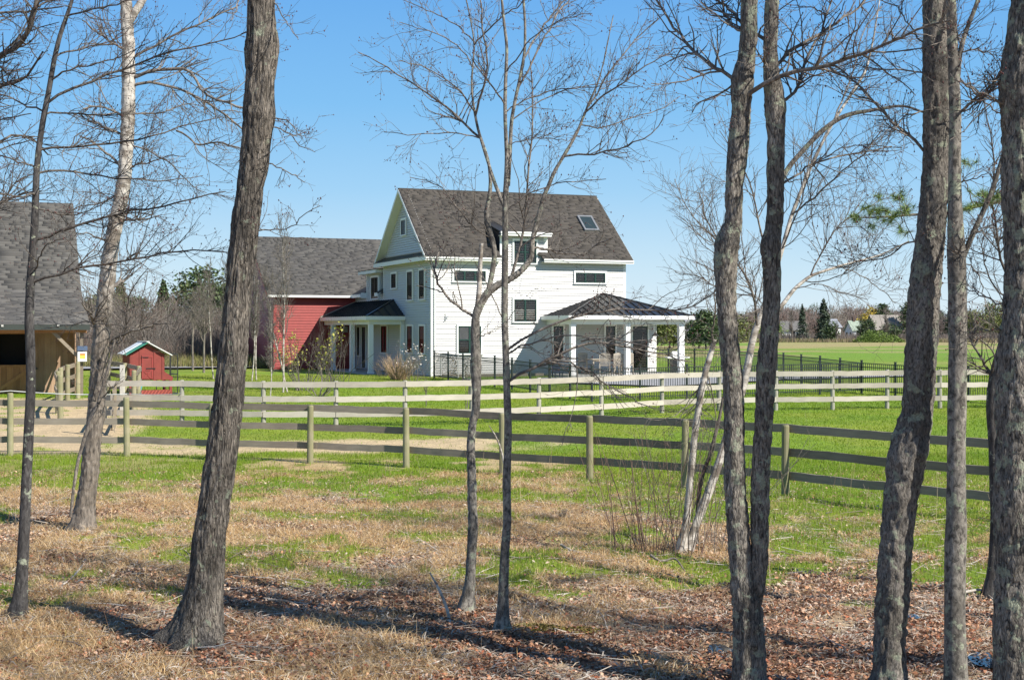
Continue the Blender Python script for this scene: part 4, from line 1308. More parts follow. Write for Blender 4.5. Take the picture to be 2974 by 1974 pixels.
def tree(name, label, pts, Y, mat, style, sides=40, flare=.3, limbs=(), ext=4.0, ext_dir=None, limb_w=(8, 3), extra_trunks=(), auto=(), twigs=(), mat2=None, seed=1, group=None, buds=0,
         n1=0, l1=(1.0, 2.2), h1=(.5, 1.0), cat="tree", wob=.5, rmin=.0022, up=.12):
    P, R = px_line(pts, Y, 0)
    zb = gz1(P[0][0], P[0][1])
    P = np.vstack([[P[0][0], P[0][1], zb - .15], P]); R = np.concatenate([[R[0]], R])
    rng = np.random.default_rng(seed)
    if ext:
        d = nrm(P[-1] - P[-3]); d = nrm(d + np.array([0, 0, .5])); k = 8; cur = P[-1]; ep = []
        for i in range(k):
            d = nrm(d + rng.normal(size=3) * .06); cur = cur + d * ext / k; ep.append(cur)
        P = np.vstack([P, ep]); R = np.concatenate([R, R[-1] * np.linspace(.95, .25, k)])
    o = thing(name, label, cat, (P[0][0], P[0][1], zb), group=group)
    O = np.array([P[0][0], P[0][1], zb])
    V, F = trunk_mesh(P, R, sides, style, seed, flare, zb)
    link("trunk", fast_mesh("trunk", V - O, [F], True), mat, o)
    trunks = [(P, R)]
    for et in extra_trunks:
        p2, r2 = px_line(et['pts'], Y + et.get('y0', 0), et.get('dy', 0))
        if et.get('ext', 0):
            d = nrm(p2[-1] - p2[-2]); d = nrm(d + np.array([0, 0, .4])); cur = p2[-1]; ep = []
            for i in range(6):
                d = nrm(d + rng.normal(size=3) * .07); cur = cur + d * et['ext'] / 6; ep.append(cur)
            p2 = np.vstack([p2, ep]); r2 = np.concatenate([r2, r2[-1] * np.linspace(.95, .25, 6)])
        V, F = trunk_mesh(p2, r2, et.get('sides', sides), et.get('style', style), seed + 3, 0)
        link("stem", fast_mesh("stem", V - O, [F], True), et.get('mat', mat), o)
        trunks.append((p2, r2))
    # limbs traced from the photograph
    K = 14; LP, LR = [], []
    for li, lb in enumerate(limbs):
        lp = lb['pts']; w0, w1 = lb.get('w', limb_w); nn = len(lp)
        lp = [(x, y, w0 + (w1 - w0) * i / (nn - 1)) for i, (x, y) in enumerate(lp)]
        dy = lb.get('dy', (rng.random() - .5) * 2 * wob)
        p, r = px_line(lp, Y + lb.get('y0', 0), dy, seed + li, .15)
        best = None      # root the limb inside the stem it grows from
        for tp_, tr_ in trunks:
            a_, b_ = resample(tp_, tr_, 200, 0); dist = np.linalg.norm(a_ - p[0], axis=1); j_ = int(dist.argmin())
            if dist[j_] < b_[j_] * 2.6 + .12 and (best is None or dist[j_] < best[0]): best = (dist[j_], a_[max(0, j_ - 1)])
        if best is not None and best[0] > .01:
            p = np.vstack([best[1], p]); r = np.concatenate([[r[0]], r])
        q, rr = resample(p, r, K, 1); q[1:-1] += rng.normal(size=(K - 2, 3)) * .008
        LP.append(q); LR.append(rr)
    bv, bf, nb = [], [], 0

    def add(Pn, Rn, sd):
        nonlocal nb
        v, f = tubes(Pn, Rn, sd); bv.append(v - O); bf.append(f + nb); nb += len(v)
    tips = []
    parents = []
    if LP:
        LP = np.array(LP); LR = np.array(LR); add(LP, LR, 8); parents.append((LP, LR))
    if n1:
        tp = [resample(p, r, 24, 0) for p, r in trunks]
        TP = np.array([a for a, b in tp]); TR = np.array([b for a, b in tp])
        c, cr = spawn(rng, TP, TR, n1, l1, (45, 80), up, .14, h1[0], h1[1], .38, .006, .035, K=14, taper=.22)
        add(c, cr, 7); parents.append((c, cr))
    if parents:
        PP = np.concatenate([a for a, b in parents]); PR = np.concatenate([b for a, b in parents])
        lv = [(PP, PR)]
        spec = twigs or ((60, (.4, 1.1)), (200, (.2, .6)), (300, (.12, .35)))
        for li, (n, ln) in enumerate(spec):
            par = lv[-1]
            if li == 1 and len(lv) > 1:   # twigs sit on limbs too
                a, ar = lv[-1]
                q = np.array([resample(x, y, a.shape[1], 0)[0] for x, y in zip(*lv[0])]); qr = np.array([resample(x, y, a.shape[1], 0)[1] for x, y in zip(*lv[0])])
                par = (np.concatenate([a, q]), np.concatenate([ar, qr]))
            c, cr = spawn(rng, par[0], par[1], n, ln, (28, 62), .10, .17, .12, 1.0, .6, rmin, .012, K=7 if li == 0 else 5, taper=.4)
            add(c, cr, 5 if li == 0 else 3); lv.append((c, cr)); tips.append(c[:, -1])
    if bv:
        link("crown", fast_mesh("crown", np.concatenate(bv), [np.concatenate(bf)], True), mat2 or M['b_twig'], o)
    if buds and tips:
        tp = np.concatenate(tips[-2:]); sel = tp[rng.choice(len(tp), min(buds, len(tp)), replace=False)] - O
        r = .0035 + .0045 * rng.random(len(sel))
        oc = np.array([(1, 0, 0), (-1, 0, 0), (0, 1, 0), (0, -1, 0), (0, 0, 1.7), (0, 0, -1.4)])
        V = (sel[:, None, :] + oc[None] * r[:, None, None]).reshape(-1, 3)
        f = np.array([(0, 2, 4), (2, 1, 4), (1, 3, 4), (3, 0, 4), (2, 0, 5), (1, 2, 5), (3, 1, 5), (0, 3, 5)])
        F = (f[None] + np.arange(len(sel))[:, None, None] * 6).reshape(-1, 3)
        b = link("buds", fast_mesh("buds", V, [F]), M['bud'], o); b['kind'] = 'stuff'
    ALLTREES.append(o)
    return o


def dd(*a):   # traced in a half-size view of the photo
    return [tuple(v * 1.2588 for v in p) for p in a]


A_ = dd((36, 1424, 38), (46, 1380, 29), (52, 1300, 26), (58, 1180, 24), (65, 1030, 23), (71, 905, 22), (71, 829, 22), (67, 742, 22), (69, 673, 20), (80, 526, 17), (84, 397, 15), (90, 337, 13), (103, 255, 13), (110, 227, 12), (124, 142, 11), (138, 82, 10), (156, 32, 9), (167, 0, 8))
tree("maple_tree", "slim dark leaning tree with long sideways limbs in front of the stable", A_, 15.4, M['b_dark'], 'smooth', 24, .5, ext=1.6, mat2=M['b_twigdark'], seed=2, wob=1.2, buds=1500,
     limbs=[dict(pts=[(108, 692), (190, 668), (282, 635), (379, 611), (488, 595), (585, 570), (655, 556)], w=(9, 3)),
            dict(pts=[(111, 814), (163, 795), (244, 776), (303, 766), (406, 752), (488, 733), (569, 722), (661, 733)], w=(9, 3)),
            dict(pts=[(138, 286), (179, 268), (241, 248), (290, 223), (348, 201), (388, 192), (446, 163), (513, 145), (580, 129), (670, 120), (720, 92)], w=(9, 3)),
            dict(pts=[(156, 223), (201, 201), (268, 187), (357, 165), (420, 130)], w=(6, 2)),
            dict(pts=[(118, 430), (223, 424), (312, 417), (384, 411), (446, 393), (513, 370), (580, 355), (645, 340)], w=(7, 2.5)),
            dict(pts=[(116, 491), (178, 495), (268, 509), (379, 520), (491, 524), (590, 510)], w=(7, 2)),
            dict(pts=[(132, 326), (200, 326), (268, 332), (357, 335), (440, 330)], w=(6, 2)),
            dict(pts=[(112, 482), (89, 480), (45, 469), (0, 451), (-60, 430)], w=(6, 3)),
            dict(pts=[(130, 318), (80, 312), (45, 290), (0, 272), (-50, 262)], w=(6, 3)),
            dict(pts=[(165, 158), (201, 147), (268, 134), (312, 125), (357, 103), (400, 60)], w=(6, 2)),
            dict(pts=[(196, 42), (245, 31), (312, 22), (353, 9), (400, -15)], w=(6, 3)),
            dict(pts=[(108, 560), (60, 572), (10, 560), (-50, 565)], w=(6, 3)),
            dict(pts=[(100, 600), (150, 620), (215, 628), (280, 600), (340, 565)], w=(5, 2)),
            dict(pts=[(106, 780), (115, 745), (140, 705), (190, 690)], w=(5, 2))],
     twigs=((150, (.35, 1.1)), (620, (.18, .55)), (1500, (.08, .28))))

B_ = dd((190, 1224, 60), (196, 1170, 47), (202, 1130, 44), (213, 1030, 44), (222, 950, 42), (225, 880, 42), (232, 800, 40), (240, 700, 40), (250, 620, 38), (262, 540, 36), (275, 480, 36), (285, 420, 34), (292, 340, 32), (296, 260, 32), (297, 180, 32), (296, 100, 31), (292, 30, 29), (290, 0, 28))
tree("aspen_tree", "pale leaning aspen with rough dark foot and woody vine by the gate", B_, 21.9, M['b_aspen'], 'maple', 40, .3, ext=4, seed=4, wob=1.2, buds=900,
     extra_trunks=[dict(pts=[(376, 62, 24), (395, 30, 22), (415, 0, 20), (450, -60, 18)], ext=2.5, sides=20, style='smooth'),
                   dict(pts=[(205, 1500, 9), (213, 1420, 9), (226, 1340, 10), (250, 1255, 11), (283, 1180, 11), (300, 1120, 10), (318, 1060, 9), (333, 985, 7)], y0=-.35, sides=10, style='smooth', mat=M['b_twig'])],
     limbs=[dict(pts=[(393, 223), (429, 210), (469, 201), (513, 203), (549, 194), (567, 223), (580, 263), (625, 290), (720, 316)], w=(11, 6)),
            dict(pts=[(397, 246), (438, 237), (482, 243), (518, 259), (571, 281), (625, 312), (670, 348), (720, 390)], w=(9, 5)),
            dict(pts=[(348, 388), (312, 375), (286, 357), (255, 353)], w=(7, 4)),
            dict(pts=[(348, 332), (312, 315), (277, 308), (241, 317)], w=(7, 4)),
            dict(pts=[(346, 478), (304, 437), (268, 411), (232, 395)], w=(8, 4)),
            dict(pts=[(388, 482), (446, 469), (491, 451), (540, 455)], w=(5, 2)),
            dict(pts=[(393, 420), (446, 446), (513, 487), (545, 536), (600, 560)], w=(5, 2)),
            dict(pts=[(513, 380), (549, 397), (576, 424), (607, 413), (647, 415), (705, 433)], w=(6, 4)),
            dict(pts=[(372, 640), (420, 636), (455, 630)], w=(7, 3)),
            dict(pts=[(325, 988), (369, 966), (423, 950), (461, 939), (500, 941)], w=(8, 3)),
            dict(pts=[(330, 830), (360, 815), (384, 798)], w=(12, 6)),
            dict(pts=[(308, 700), (280, 690), (258, 678), (228, 679)], w=(6, 3)),
            dict(pts=[(300, 1000), (285, 960), (265, 930), (200, 945), (120, 955)], w=(4, 2)),
            dict(pts=[(360, 1000), (370, 900), (380, 840), (430, 780)], w=(6, 2)),
            dict(pts=[(270, 940), (262, 910), (238, 880)], w=(7, 4)),
            dict(pts=[(280, 1180), (300, 1150), (330, 1120), (345, 1110)], w=(5, 2)),
            dict(pts=[(350, 560), (300, 590), (240, 600), (190, 612)], w=(5, 2)),
            dict(pts=[(378, 150), (330, 130), (280, 90), (240, 60)], w=(8, 4)),
            dict(pts=[(392, 165), (440, 140), (520, 95), (600, 60), (690, 20)], w=(8, 4)),
            dict(pts=[(410, 330), (470, 330), (540, 300), (600, 310)], w=(5, 2))],
     twigs=((150, (.45, 1.5)), (650, (.25, .8)), (1500, (.12, .4))))

C_ = dd((450, 1484, 122), (458, 1440, 100), (464, 1408, 92), (478, 1306, 76), (488, 1203, 73), (509, 1072, 72), (528, 905, 71), (543, 742, 62), (555, 612, 65), (578, 420, 61), (586, 383, 67), (592, 320, 66), (598, 262, 75), (597, 235, 67), (602, 160, 68), (605, 117, 83), (606, 90, 76), (602, 40, 64), (602, 0, 62))
tree("oak_tree", "thickest furrowed trunk, leaning, between the red coop and the red barn", C_, 14.1, M['b_oak'], 'oak', 84, .45, ext=4.5, seed=6, wob=.8, buds=250,
     limbs=[dict(pts=[(799, 366), (848, 393), (870, 424), (915, 442)], w=(4, 2)), dict(pts=[(779, 469), (826, 496), (866, 513), (885, 530)], w=(4, 2)),
            dict(pts=[(757, 661), (804, 670), (848, 661), (888, 616), (929, 598)], w=(4, 2)), dict(pts=[(797, 0), (826, 54), (866, 116)], w=(4, 2)),
            dict(pts=[(790, 340), (830, 350), (860, 380), (878, 400)], w=(4, 2)), dict(pts=[(700, -60), (690, 20), (670, 60)], w=(5, 3))],
     twigs=((60, (.2, .5)), (160, (.1, .3)), (240, (.06, .18))), n1=6, h1=(.8, .98))

D_ = [(1351, 1790, 52), (1356, 1760, 42), (1365, 1687, 30), (1374, 1515, 30), (1369, 1343, 28), (1366, 1300, 27), (1371, 1230, 25), (1383, 1196, 24), (1384, 1132, 27), (1382, 1060, 36), (1380, 980, 28), (1381, 915, 27), (1393, 886, 26), (1416, 848, 24), (1445, 827, 22), (1490, 807, 20), (1519, 782, 19), (1544, 749, 18), (1545, 710, 17), (1548, 686, 15), (1565, 624, 14), (1577, 575, 13), (1598, 529, 12), (1612, 495, 11), (1647, 437, 10), (1679, 379, 9), (1705, 312, 8), (1737, 241, 6), (1754, 178, 5), (1781, 45, 4)]
tree("maple_tree", "grey forked tree with a broken stub in front of the white wall", D_, 15.4, M['b_beech'], 'maple', 34, .35, ext=0, seed=8, wob=.9, buds=900,
     extra_trunks=[dict(pts=[(1386, 900, 18), (1392, 840, 14), (1394, 770, 13), (1399, 707, 10)], sides=14, style='smooth', mat=M['b_birch']),
                   dict(pts=[(1416, 852, 15), (1428, 800, 15), (1436, 757, 14), (1438, 724, 14), (1422, 674, 17), (1409, 624, 15), (1420, 583, 13), (1426, 540, 11), (1421, 473, 9), (1406, 429, 9), (1388, 379, 8), (1379, 330, 7), (1368, 254, 6), (1373, 192, 5), (1379, 125, 5), (1357, 9, 4)], sides=18, style='smooth', ext=1.0)],
     limbs=[dict(pts=[(1372, 915), (1337, 894), (1300, 861), (1270, 823), (1260, 765), (1285, 722)], w=(9, 5)),
            dict(pts=[(1545, 715), (1590, 725), (1640, 742), (1697, 738), (1740, 705), (1780, 690)], w=(7, 3)),
            dict(pts=[(1490, 800), (1500, 740), (1520, 690), (1530, 600), (1532, 500), (1545, 400), (1548, 290), (1540, 180)], w=(9, 3)),
            dict(pts=[(1388, 402), (1330, 339), (1268, 290), (1214, 250), (1170, 223), (1100, 182), (1040, 152)], w=(7, 2.5)),
            dict(pts=[(1388, 402), (1340, 388), (1270, 385), (1200, 395), (1115, 384)], w=(4, 2)),
            dict(pts=[(1379, 325), (1345, 270), (1290, 225), (1230, 195), (1155, 175)], w=(5, 2)),
            dict(pts=[(1373, 200), (1340, 140), (1280, 100), (1210, 80), (1160, 65)], w=(4, 2)),
            dict(pts=[(1379, 125), (1330, 75), (1270, 45), (1210, 15), (1170, 0)], w=(4, 2)),
            dict(pts=[(1385, 330), (1400, 270), (1420, 190), (1400, 80), (1395, 0)], w=(7, 4)),
            dict(pts=[(1376, 125), (1420, 85), (1470, 40), (1530, 0)], w=(5, 3)),
            dict(pts=[(1647, 445), (1700, 450), (1760, 440), (1830, 425), (1900, 385), (1925, 345)], w=(6, 2.5)),
            dict(pts=[(1705, 320), (1760, 270), (1820, 235), (1880, 190), (1960, 140)], w=(6, 2.5)),
            dict(pts=[(1720, 370), (1760, 370), (1840, 340), (1920, 320), (1975, 280)], w=(4, 2)),
            dict(pts=[(1710, 315), (1760, 220), (1815, 150), (1880, 80), (1930, 40)], w=(5, 2.5)),
            dict(pts=[(1421, 690), (1370, 660), (1310, 580), (1275, 530), (1190, 515)], w=(4, 2)),
            dict(pts=[(1440, 700), (1400, 650), (1350, 600), (1300, 560)], w=(3, 2)),
            dict(pts=[(1372, 980), (1420, 968), (1425, 965)], w=(4, 2))],
     twigs=((150, (.3, .9)), (520, (.15, .5)), (1050, (.07, .22))))

E_ = [(1455, 1847, 50), (1459, 1800, 33), (1461, 1730, 29), (1466, 1601, 26), (1474, 1515, 24), (1471, 1407, 23), (1475, 1300, 23), (1476, 1230, 22), (1473, 1150, 21), (1468, 1010, 20), (1465, 915, 20), (1467, 707, 19), (1467, 583, 17), (1473, 500, 16), (1473, 450, 13), (1469, 402, 11), (1466, 312, 11), (1469, 214, 10), (1473, 134, 9), (1462, 58, 8), (1458, 0, 7)]
tree("maple_tree", "slim straight grey tree standing close beside the forked one", E_, 14.4, M['b_beech'], 'smooth', 26, .45, ext=1.5, seed=10, wob=.9, buds=700,
     extra_trunks=[dict(pts=[(1476, 540, 11), (1482, 424, 11), (1484, 357, 10), (1493, 304, 10), (1509, 232, 9), (1525, 147, 8), (1525, 58, 7), (1520, 0, 7)], sides=14, ext=1.2, style='smooth'),
                   dict(pts=[(1463, 596, 12), (1437, 536, 10), (1428, 504, 9), (1410, 450, 8), (1395, 400, 7)], sides=12, style='smooth')],
     limbs=[dict(pts=[(1482, 1012), (1532, 973), (1615, 939), (1697, 910), (1814, 894), (1946, 908), (2040, 880), (2100, 830)], w=(8, 3)),
            dict(pts=[(1484, 1024), (1520, 1000), (1573, 989), (1648, 968), (1677, 973), (1730, 985), (1760, 1000)], w=(6, 2)),
            dict(pts=[(1486, 1095), (1573, 1051), (1648, 1014), (1689, 991), (1780, 997), (1863, 1014), (1925, 1031), (2010, 1050)], w=(9, 3)),
            dict(pts=[(1600, 1045), (1656, 1049), (1718, 1080), (1780, 1122), (1822, 1150), (1900, 1185)], w=(6, 2.5)),
            dict(pts=[(1689, 991), (1730, 982), (1790, 985), (1870, 1003), (1960, 1030)], w=(5, 2)),
            dict(pts=[(1478, 600), (1540, 560), (1620, 530), (1700, 525), (1760, 520)], w=(4, 2)),
            dict(pts=[(1468, 300), (1430, 250), (1395, 210), (1370, 170)], w=(5, 3)),
            dict(pts=[(1470, 320), (1530, 290), (1600, 260), (1680, 255), (1740, 250)], w=(4, 2)),
            dict(pts=[(1525, 170), (1560, 100), (1600, 50), (1640, 0)], w=(6, 4)),
            dict(pts=[(1500, 280), (1540, 190), (1580, 110), (1620, 40), (1660, -10)], w=(6, 4)),
            dict(pts=[(1480, 200), (1540, 110), (1620, 60), (1720, 40)], w=(4, 2)),
            dict(pts=[(1485, 350), (1560, 300), (1640, 260), (1720, 250), (1800, 230)], w=(4, 2)),
            dict(pts=[(1482, 420), (1560, 400), (1630, 410), (1690, 395)], w=(3, 2)),
            dict(pts=[(1474, 960), (1440, 880), (1405, 810), (1380, 760)], w=(4, 2))],
     twigs=((120, (.3, .9)), (420, (.15, .45)), (900, (.07, .22))))

F_ = [(1978, 1595, 34), (1984, 1560, 24), (1994, 1508, 21), (2006, 1375, 19), (2018, 1258, 19), (2034, 1148, 19), (2050, 1075, 18), (2063, 1030, 17), (2072, 1003, 15), (2076, 985, 12)]
tree("birch_tree", "leaning white birch clump with many stems beside the twin trunk", F_, 19.9, M['b_birch'], 'smooth', 22, .4, ext=0, seed=12, wob=1.0,
     extra_trunks=[dict(pts=[(2000, 1600, 34), (2008, 1565, 25), (2030, 1500, 25), (2061, 1422, 25), (2088, 1344, 24), (2110, 1270, 23), (2132, 1195, 23), (2157, 1131, 22), (2172, 1060, 22), (2184, 991, 20), (2199, 945, 19), (2214, 905, 18), (2245, 810, 15), (2272, 721, 13), (2299, 623, 11), (2353, 488, 10), (2390, 410, 9), (2424, 347, 9), (2516, 206, 7), (2538, 108, 5)], dy=1.2, sides=20, style='smooth', ext=1.2),
                   dict(pts=[(2020, 1590, 14), (2032, 1406, 13), (2050, 1350, 12), (2061, 1328, 12), (2092, 1203, 9), (2100, 1150, 7)], y0=.4, sides=12, style='smooth', mat=M['b_twigdark']),
                   dict(pts=[(2226, 935, 15), (2245, 915, 14), (2269, 890, 13), (2307, 838, 11), (2354, 800, 9), (2440, 772, 7), (2560, 740, 5), (2640, 700, 3)], y0=.8, dy=1.0, sides=14, style='smooth'),
                   dict(pts=[(2262, 560, 12), (2277, 499, 14), (2326, 444, 14), (2375, 390, 14), (2429, 347, 14), (2462, 331, 13), (2505, 325, 11), (2570, 314, 9), (2624, 303, 7), (2690, 330, 5)], y0=-6.8, sides=16, style='smooth', mat=M['b_maple2'])],
     limbs=[dict(pts=[(2070, 1000), (2068, 960), (2080, 900), (2072, 850), (2095, 800)], w=(7, 2)), dict(pts=[(2060, 1060), (2030, 1130), (2022, 1150), (2030, 1200), (2010, 1260)], w=(7, 3)),
            dict(pts=[(2199, 945), (2190, 860), (2170, 800), (2100, 720), (2050, 640), (2030, 560)], w=(8, 3)), dict(pts=[(2245, 810), (2215, 700), (2190, 560), (2150, 470), (2090, 380)], w=(7, 2)),
            dict(pts=[(2100, 720), (2040, 660), (1990, 600), (1960, 520)], w=(4, 2)), dict(pts=[(2190, 860), (2110, 850), (2020, 800), (1960, 790)], w=(4, 2)),
            dict(pts=[(2299, 623), (2380, 560), (2440, 500), (2500, 460), (2560, 380)], w=(6, 3)), dict(pts=[(2354, 800), (2400, 700), (2440, 650), (2520, 600), (2600, 560)], w=(5, 2)),
            dict(pts=[(2424, 347), (2450, 280), (2480, 200), (2500, 100), (2560, 20)], w=(5, 3)), dict(pts=[(2272, 721), (2320, 600), (2350, 520), (2360, 400), (2390, 250)], w=(5, 2)),
            dict(pts=[(2440, 772), (2500, 800), (2560, 840), (2600, 880)], w=(3, 2)), dict(pts=[(2307, 838), (2380, 820), (2450, 850), (2520, 870)], w=(3, 2)),
            dict(pts=[(2353, 488), (2440, 430), (2520, 420), (2620, 430)], w=(4, 2)), dict(pts=[(2269, 890), (2200, 900), (2130, 930), (2100, 1000), (2110, 1050)], w=(4, 2))],
     twigs=((220, (.5, 1.4)), (1000, (.25, .8)), (1600, (.12, .4))), rmin=.0028, n1=5, h1=(.3, .9))
# suckers round the foot of the birch clump
rng = np.random.default_rng(5)


def shrub_mesh(n, h, spread, seed, sub=4, r=.005, base=.12, lean=.25, K=6, wig=.12):
    rg = np.random.default_rng(seed)
    a = rg.random(n) * 2 * pi; rad = base * np.sqrt(rg.random(n))
    P = np.zeros((n, K, 3)); P[:, 0, 0] = np.cos(a) * rad; P[:, 0, 1] = np.sin(a) * rad; P[:, 0, 2] = -.05
    d = nrm(np.stack([np.cos(a) * spread, np.sin(a) * spread, np.ones(n)], 1) + rg.normal(size=(n, 3)) * .12)
    L = h * (.55 + .5 * rg.random(n))
    for k in range(1, K):
        d = nrm(d + rg.normal(size=(n, 3)) * wig); P[:, k] = P[:, k - 1] + d * (L / (K - 1))[:, None]
    R = r * (.6 + .6 * rg.random(n))[:, None] * np.linspace(1, .4, K)[None]
    vs, fs = [], []; nb = 0
    v, f = tubes(P, R, 4); vs.append(v); fs.append(f); nb += len(v)
    tips = [P[:, -1]]; pr = (P, R)
    for lv in range(2):
        n2 = int(n * sub * (1 + lv))
        c, cr = spawn(rg, pr[0], pr[1], n2, (h * .12, h * .38 / (1 + lv * .6)), (20, 50), .25, .15, .25, 1, .6, r * .28, .02, K=5)
        v, f = tubes(c, cr, 3); vs.append(v); fs.append(f + nb); nb += len(v); pr = (c, cr); tips.append(c[:, -1]); tips.append(c[:, 3])
    return np.concatenate(vs), np.concatenate(fs), np.concatenate(tips)


def shrub(name, label, x, y, n, h, spread, seed, mat, cat="shrub", group=None, leaf=None, **kw):
    V, F, tips = shrub_mesh(n, h, spread, seed, **kw)
    o = thing(name, label, cat, (x, y, gz1(x, y)), group=group)
    link("stems", fast_mesh("stems", V, [F], True), mat, o)
    if leaf:
        mt, cnt, size, nm = leaf
        rg = np.random.default_rng(seed); s = tips[rg.choice(len(tips), min(cnt, len(tips)), replace=False)]
        V, F = leaf_quads(rg, s + rg.normal(size=s.shape) * size * .5, size, 1.0)
        q = link(nm, fast_mesh(nm, V, [F]), mt, o); q['kind'] = 'stuff'
    return o


def leaf_quads(rg, C, size, tilt=.5, aspect=.6):
    n = len(C); size = size * (.6 + .8 * rg.random(n)) if np.isscalar(size) else size
    a = rg.random(n) * 2 * pi; nz = np.stack([rg.normal(size=n) * tilt, rg.normal(size=n) * tilt, np.ones(n)], 1); nz = nrm(nz)
    u = np.stack([np.cos(a), np.sin(a), np.zeros(n)], 1); u = nrm(u - (u * nz).sum(1, keepdims=True) * nz); v = np.cross(nz, u)
    s = size[:, None] / 2
    V = np.stack([C - u * s, C - v * s * aspect + nz * s * .25, C + u * s, C + v * s * aspect + nz * s * .25], 1)
    return V.reshape(-1, 3), np.arange(n * 4).reshape(n, 4)


bxy = at(1960, 1590, 19.6)
shrub("sucker_shrub", "thin reddish suckers sprouting beside the birch clump", bxy[0] - .25, 19.7, 46, 1.9, .28, 3, plain('reddish_twig', (.16, .10, .08), .8, var=.3), r=.006, base=.7, sub=2, wig=.06)
shrub("sucker_shrub", "grey twiggy suckers rising between the birch stems", bxy[0] + .45, 19.9, 30, 2.1, .3, 4, M['b_twig'], r=.006, base=.5, sub=3, wig=.08)

G_ = [(2181, 2030, 112), (2179, 1974, 91), (2174, 1816, 92), (2168, 1740, 90), (2160, 1690, 82), (2148, 1601, 70), (2138, 1472, 70), (2132, 1300, 64), (2133, 1228, 64), (2126, 1085, 62), (2112, 943, 58), (2108, 850, 64), (2107, 759, 70), (2111, 700, 80), (2124, 672, 60), (2131, 640, 50), (2132, 542, 57), (2143, 434, 62), (2153, 325, 60), (2152, 270, 68), (2156, 222, 76), (2165, 190, 56), (2174, 108, 52), (2176, 0, 50)]
tree("maple_tree", "mossy twin-trunk maple with two stems parting at knee height", G_, 12.1, M['b_maple'], 'maple', 60, .3, ext=4.5, seed=14, wob=.8, buds=400,
     extra_trunks=[dict(pts=[(2190, 1790, 30), (2196, 1720, 48), (2203, 1650, 53), (2206, 1601, 52), (2207, 1472, 58), (2212, 1300, 56), (2216, 1276, 58), (2222, 1133, 57), (2229, 1038, 60), (2238, 943, 54), (2243, 850, 53), (2241, 759, 57), (2236, 706, 66), (2246, 670, 54), (2249, 650, 53), (2253, 542, 54), (2255, 379, 55), (2252, 293, 68), (2244, 240, 50), (2237, 163, 44), (2242, 0, 42)], y0=-.03, sides=50, ext=4),
                   ],
     limbs=[dict(pts=[(2169, 271), (2191, 258), (2267, 222), (2310, 200), (2353, 198), (2435, 184), (2494, 157), (2559, 141), (2613, 108), (2679, 79), (2760, 60)], w=(16, 6), dy=-1.2),
            dict(pts=[(2180, 244), (2120, 222), (2066, 190), (2023, 157), (1996, 130), (1974, 103), (1930, 40), (1900, -10)], w=(12, 6), dy=.8),
            dict(pts=[(2234, 114), (2191, 103), (2153, 70), (2126, 33), (2088, 0), (2050, -30)], w=(11, 6), dy=.5),
            dict(pts=[(2150, 90), (2118, 70), (2100, 30), (2098, -20)], w=(9, 6), dy=.5),
            dict(pts=[(2234, 206), (2278, 163), (2321, 130), (2375, 108), (2424, 65), (2483, 38), (2516, -5)], w=(12, 6), dy=.6),
            dict(pts=[(2288, 295), (2321, 260), (2329, 206), (2353, 152), (2386, 98), (2402, 33), (2418, -10)], w=(10, 5), dy=.5),
            dict(pts=[(2232, 205), (2218, 170), (2234, 110)], w=(9, 5), dy=-.3),
            dict(pts=[(2266, 545), (2330, 490), (2420, 455), (2520, 440), (2590, 425)], w=(7, 3), dy=.7),
            dict(pts=[(2130, 270), (2060, 290), (2010, 310)], w=(4, 2)),
            dict(pts=[(2400, 40), (2340, 20), (2280, 10)], w=(4, 2))],
     twigs=((120, (.3, .9)), (380, (.15, .5)), (600, (.07, .25))))

H_ = [(2577, 2052, 125), (2580, 1974, 99), (2584, 1859, 95), (2595, 1730, 98), (2602, 1601, 99), (2613, 1472, 101), (2624, 1386, 108), (2630, 1343, 114), (2636, 1312, 120), (2648, 1270, 112), (2663, 1204, 97), (2671, 1085, 92), (2680, 943, 95), (2684, 850, 97), (2699, 705, 89), (2708, 623, 87), (2715, 542, 84), (2719, 434, 81), (2721, 217, 84), (2717, 0, 76)]
tree("maple_tree", "thick grey maple with a kink halfway up, by the right-hand fence", H_, 11.8, M['b_maple2'], 'maple', 72, .3, ext=4.5, seed=16, wob=.7, buds=300,
     limbs=[dict(pts=[(2673, 434), (2624, 379), (2570, 336), (2527, 282), (2489, 244), (2445, 200), (2397, 190)], w=(9, 4), dy=.6),
            dict(pts=[(2657, 691), (2624, 715), (2570, 748), (2462, 770), (2407, 770)], w=(5, 2), dy=.6),
            dict(pts=[(2690, 211), (2597, 203), (2489, 190), (2445, 184)], w=(5, 2)), dict(pts=[(2680, 130), (2640, 80), (2620, 30), (2560, 0)], w=(5, 3)),
            dict(pts=[(2690, 320), (2640, 330), (2590, 380), (2560, 450)], w=(5, 2))],
     twigs=((60, (.25, .7)), (200, (.12, .4)), (300, (.07, .25))))

